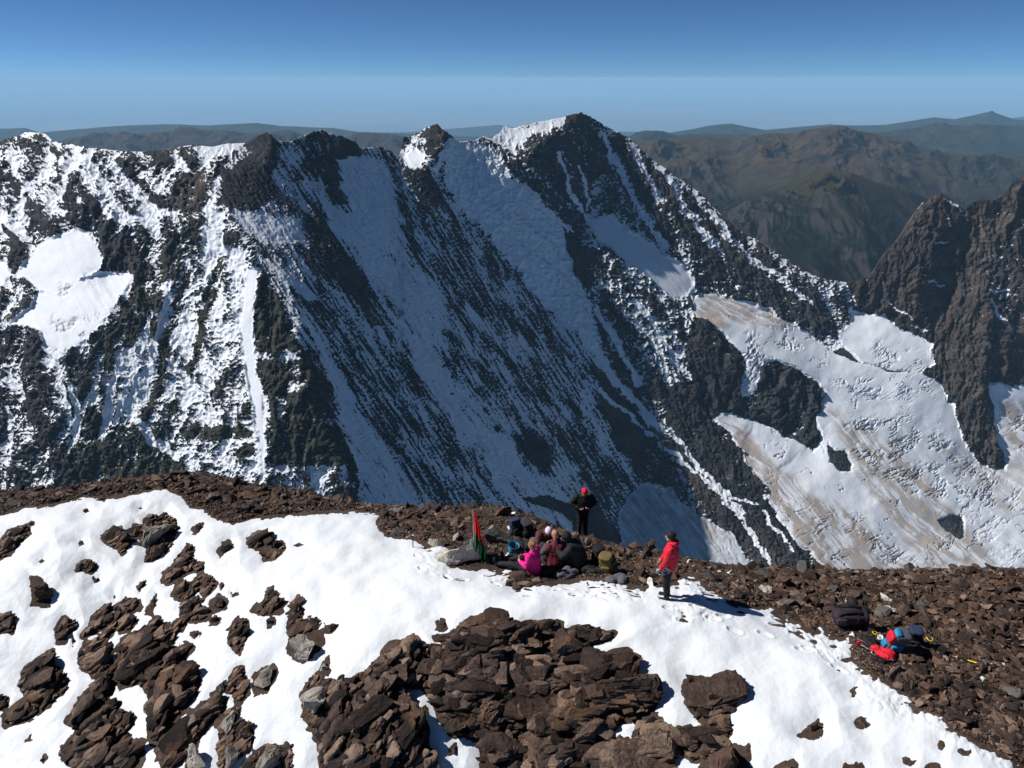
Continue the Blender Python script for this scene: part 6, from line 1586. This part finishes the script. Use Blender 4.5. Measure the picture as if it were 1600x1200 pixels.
def helmet(label, px, mat, eul, lift=.0):
    r = empty("helmet", label, "helmet"); place(r, px, eul, lift)
    v, f = ICO[4]; v = v.copy(); sel = v[:, 2] > -.25; p = v * np.array([.115, .14, .115]); p[v[:, 2] < -.25, 2] = -.25 * .115
    for s in (-1, 0, 1): p *= (1 + .04 * np.exp(-((v[:, 0] - s * .45) / .10) ** 2) * (v[:, 2] > 0))[:, None]
    poly_mesh("shell", [([q + np.array([0, 0, .05]) for q in p], [tuple(q) for q in f])], mat, r)
    poly_mesh("brim", [tube_mesh([(.118 * math.cos(a), .146 * math.sin(a), .022) for a in np.linspace(0, 2 * math.pi, 28, endpoint=False)], .010, 6, True)], M_BLACK, r)
    for s in (-1, 1): poly_mesh("chin_strap", [strap([(s * .11, .03, .02), (s * .12, .06, -.03), (s * .05, .14, -.035)], .016, .004, (s, 0, 0))], M_WHT, r)
    return r
helmet("grey helmet beside the head of the magenta jacket", (834, 864), M_GREYF, (12, 0, 40), .28)
def bucket():
    r = empty("sack", "open blue stuff sack standing by the dark boulder", "sack"); place(r, (801, 862), (6, 10, 0), .0)
    n_ = 28; V = []; prof = [(.02, .0), (.12, .0), (.14, .06), (.135, .16), (.15, .22), (.142, .22), (.125, .15), (.10, .03), (.02, .03)]
    for rr, z in prof: V += [(rr * (1 + .06 * math.sin(3 * a + z * 20)) * math.cos(a), rr * math.sin(a), z) for a in np.arange(n_) * 2 * math.pi / n_]
    Fs = [(i * n_ + j, i * n_ + (j + 1) % n_, (i + 1) * n_ + (j + 1) % n_, (i + 1) * n_ + j) for i in range(len(prof) - 1) for j in range(n_)]
    Fs += [tuple(range(n_))[::-1], tuple(range((len(prof) - 1) * n_, len(prof) * n_))]
    poly_mesh("bag", [(V, Fs)], M_TEAL, r); poly_mesh("drawcord", [tube_mesh([(.155 * math.cos(a), .155 * math.sin(a), .21) for a in np.linspace(0, 2 * math.pi, 24, endpoint=False)], .007, 5, True)], M_BLUE, r)
bucket()

# gear depot on the right
rr = backpack("large dark backpack lying on its back at the snow margin", (1298, 976), (-84, 0, 262), (.38, .30, .66), (plain("aubergine_fabric", (.028, .018, .026), .75), M_BLACK, M_DARK), .22, 31)
helmet("dark helmet with pale straps on top of the large lying backpack", (1327, 956), M_BLACK, (30, 15, 10), .24)
rr = backpack("blue and grey backpack with a red side panel, standing in the gear pile", (1390, 1014), (-20, -8, 178), (.34, .26, .56), (M_GREYF, M_GREYF, M_TEAL), .02, 32)
poly_mesh("side_panel", [moved(soft_box((.10, .22, .24), .5, .08, 40, 3), (.165, 0, .40))], M_REDF, rr)
poly_mesh("top_patch", [moved(soft_box((.12, .18, .10), .5, .08, 41, 3), (.12, .02, .60))], M_TEAL, rr)
backpack("black backpack with yellow details standing right of the blue one", (1427, 1008), (-12, 6, 160), (.28, .24, .46), (M_BLACK, M_BLUE, M_BLACK), .0, 33)
heap("open red gear bag in front of the blue backpack", (1378, 1027), (.42, .30, .20), M_REDF, "bag", "bag", (0, 0, -35), 34)
heap("black harness heap left of the red gear bag", (1356, 1008), (.46, .34, .16), M_BLACK, "harness", "harness", (0, 0, -40), 35)
heap("black sling heap at the lower end of the gear pile", (1372, 1034), (.34, .2, .1), M_BLACK, "sling", "sling", (0, 0, -30), 36)
heap("small red roll at the left of the gear pile", (1342, 1006), (.20, .10, .09), M_REDF, "roll", "roll", (0, 0, 25), 37)
def cup():
    r = empty("cup", "white cup on top of the gear pile", "cup"); place(r, (1372, 1006), (25, -10, 0), .12); n_ = 20
    V = []; prof = [(.005, 0), (.045, 0), (.055, .11), (.050, .11), (.040, .01), (.005, .01)]
    for q, z in prof: V += [(q * math.cos(a), q * math.sin(a), z) for a in np.arange(n_) * 2 * math.pi / n_]
    Fs = [(i * n_ + j, i * n_ + (j + 1) % n_, (i + 1) * n_ + (j + 1) % n_, (i + 1) * n_ + j) for i in range(len(prof) - 1) for j in range(n_)]
    poly_mesh("bowl", [(V, Fs + [tuple(range(n_))[::-1], tuple(range((len(prof) - 1) * n_, len(prof) * n_))])], M_WHT, r)
    poly_mesh("handle", [tube_mesh([(.052 + .03 * math.sin(a), 0, .06 - .035 * math.cos(a)) for a in np.linspace(0, math.pi, 8)], .006, 6)], M_WHT, r)
cup()
for i, (px, L, rz, lab) in enumerate([((1346, 1008), .42, 38, "upper of two steel trekking poles beside the harness"), ((1352, 1018), .40, 44, "lower of two steel trekking poles beside the harness")]):
    r = empty("trekking_pole", lab, "trekking pole", "trekking poles in the gear pile"); place(r, px, (0, 4, -rz), .08)
    poly_mesh("shaft", [capsule((-.12, 0, 0), .008, (L - .08, 0, .02), .010)], M_STEEL, r); poly_mesh("grip", [capsule((-.24, 0, -.01), .017, (-.12, 0, 0), .015)], M_BLACK, r)
    poly_mesh("basket", [tube_mesh([(L - .12, .035 * math.cos(a), .02 + .035 * math.sin(a)) for a in np.linspace(0, 2 * math.pi, 14, endpoint=False)], .005, 5, True)], M_BLACK, r)
def carab(label, px, mat, lift, s=1.0):
    pts = []
    for a in np.linspace(0, 2 * math.pi, 20, endpoint=False): pts.append((.06 * s * math.cos(a) + .012 * s * math.cos(2 * a), .034 * s * math.sin(a), .004 * math.sin(3 * a)))
    o = poly_mesh("carabiner", [tube_mesh(pts, .007 * s, 6, True), capsule((-.03 * s, -.036 * s, 0), .009 * s, (.03 * s, -.036 * s, 0), .009 * s, 8, 3)], mat); place(o, px, (10, 20, 30), lift); return tag(o, label, "carabiner")
carab("yellow carabiner on top of the harness heap", (1364, 1000), M_YEL, .16, 1.2)
carab("yellow carabiner lying right of the black backpack", (1451, 1004), M_YEL, .07, 1.6)
carab("steel carabiner at the left end of the red gear bag", (1364, 1026), M_STEEL, .08, 1.4)
carab("steel carabiner below the red gear bag", (1392, 1034), M_STEEL, .06, 1.4)
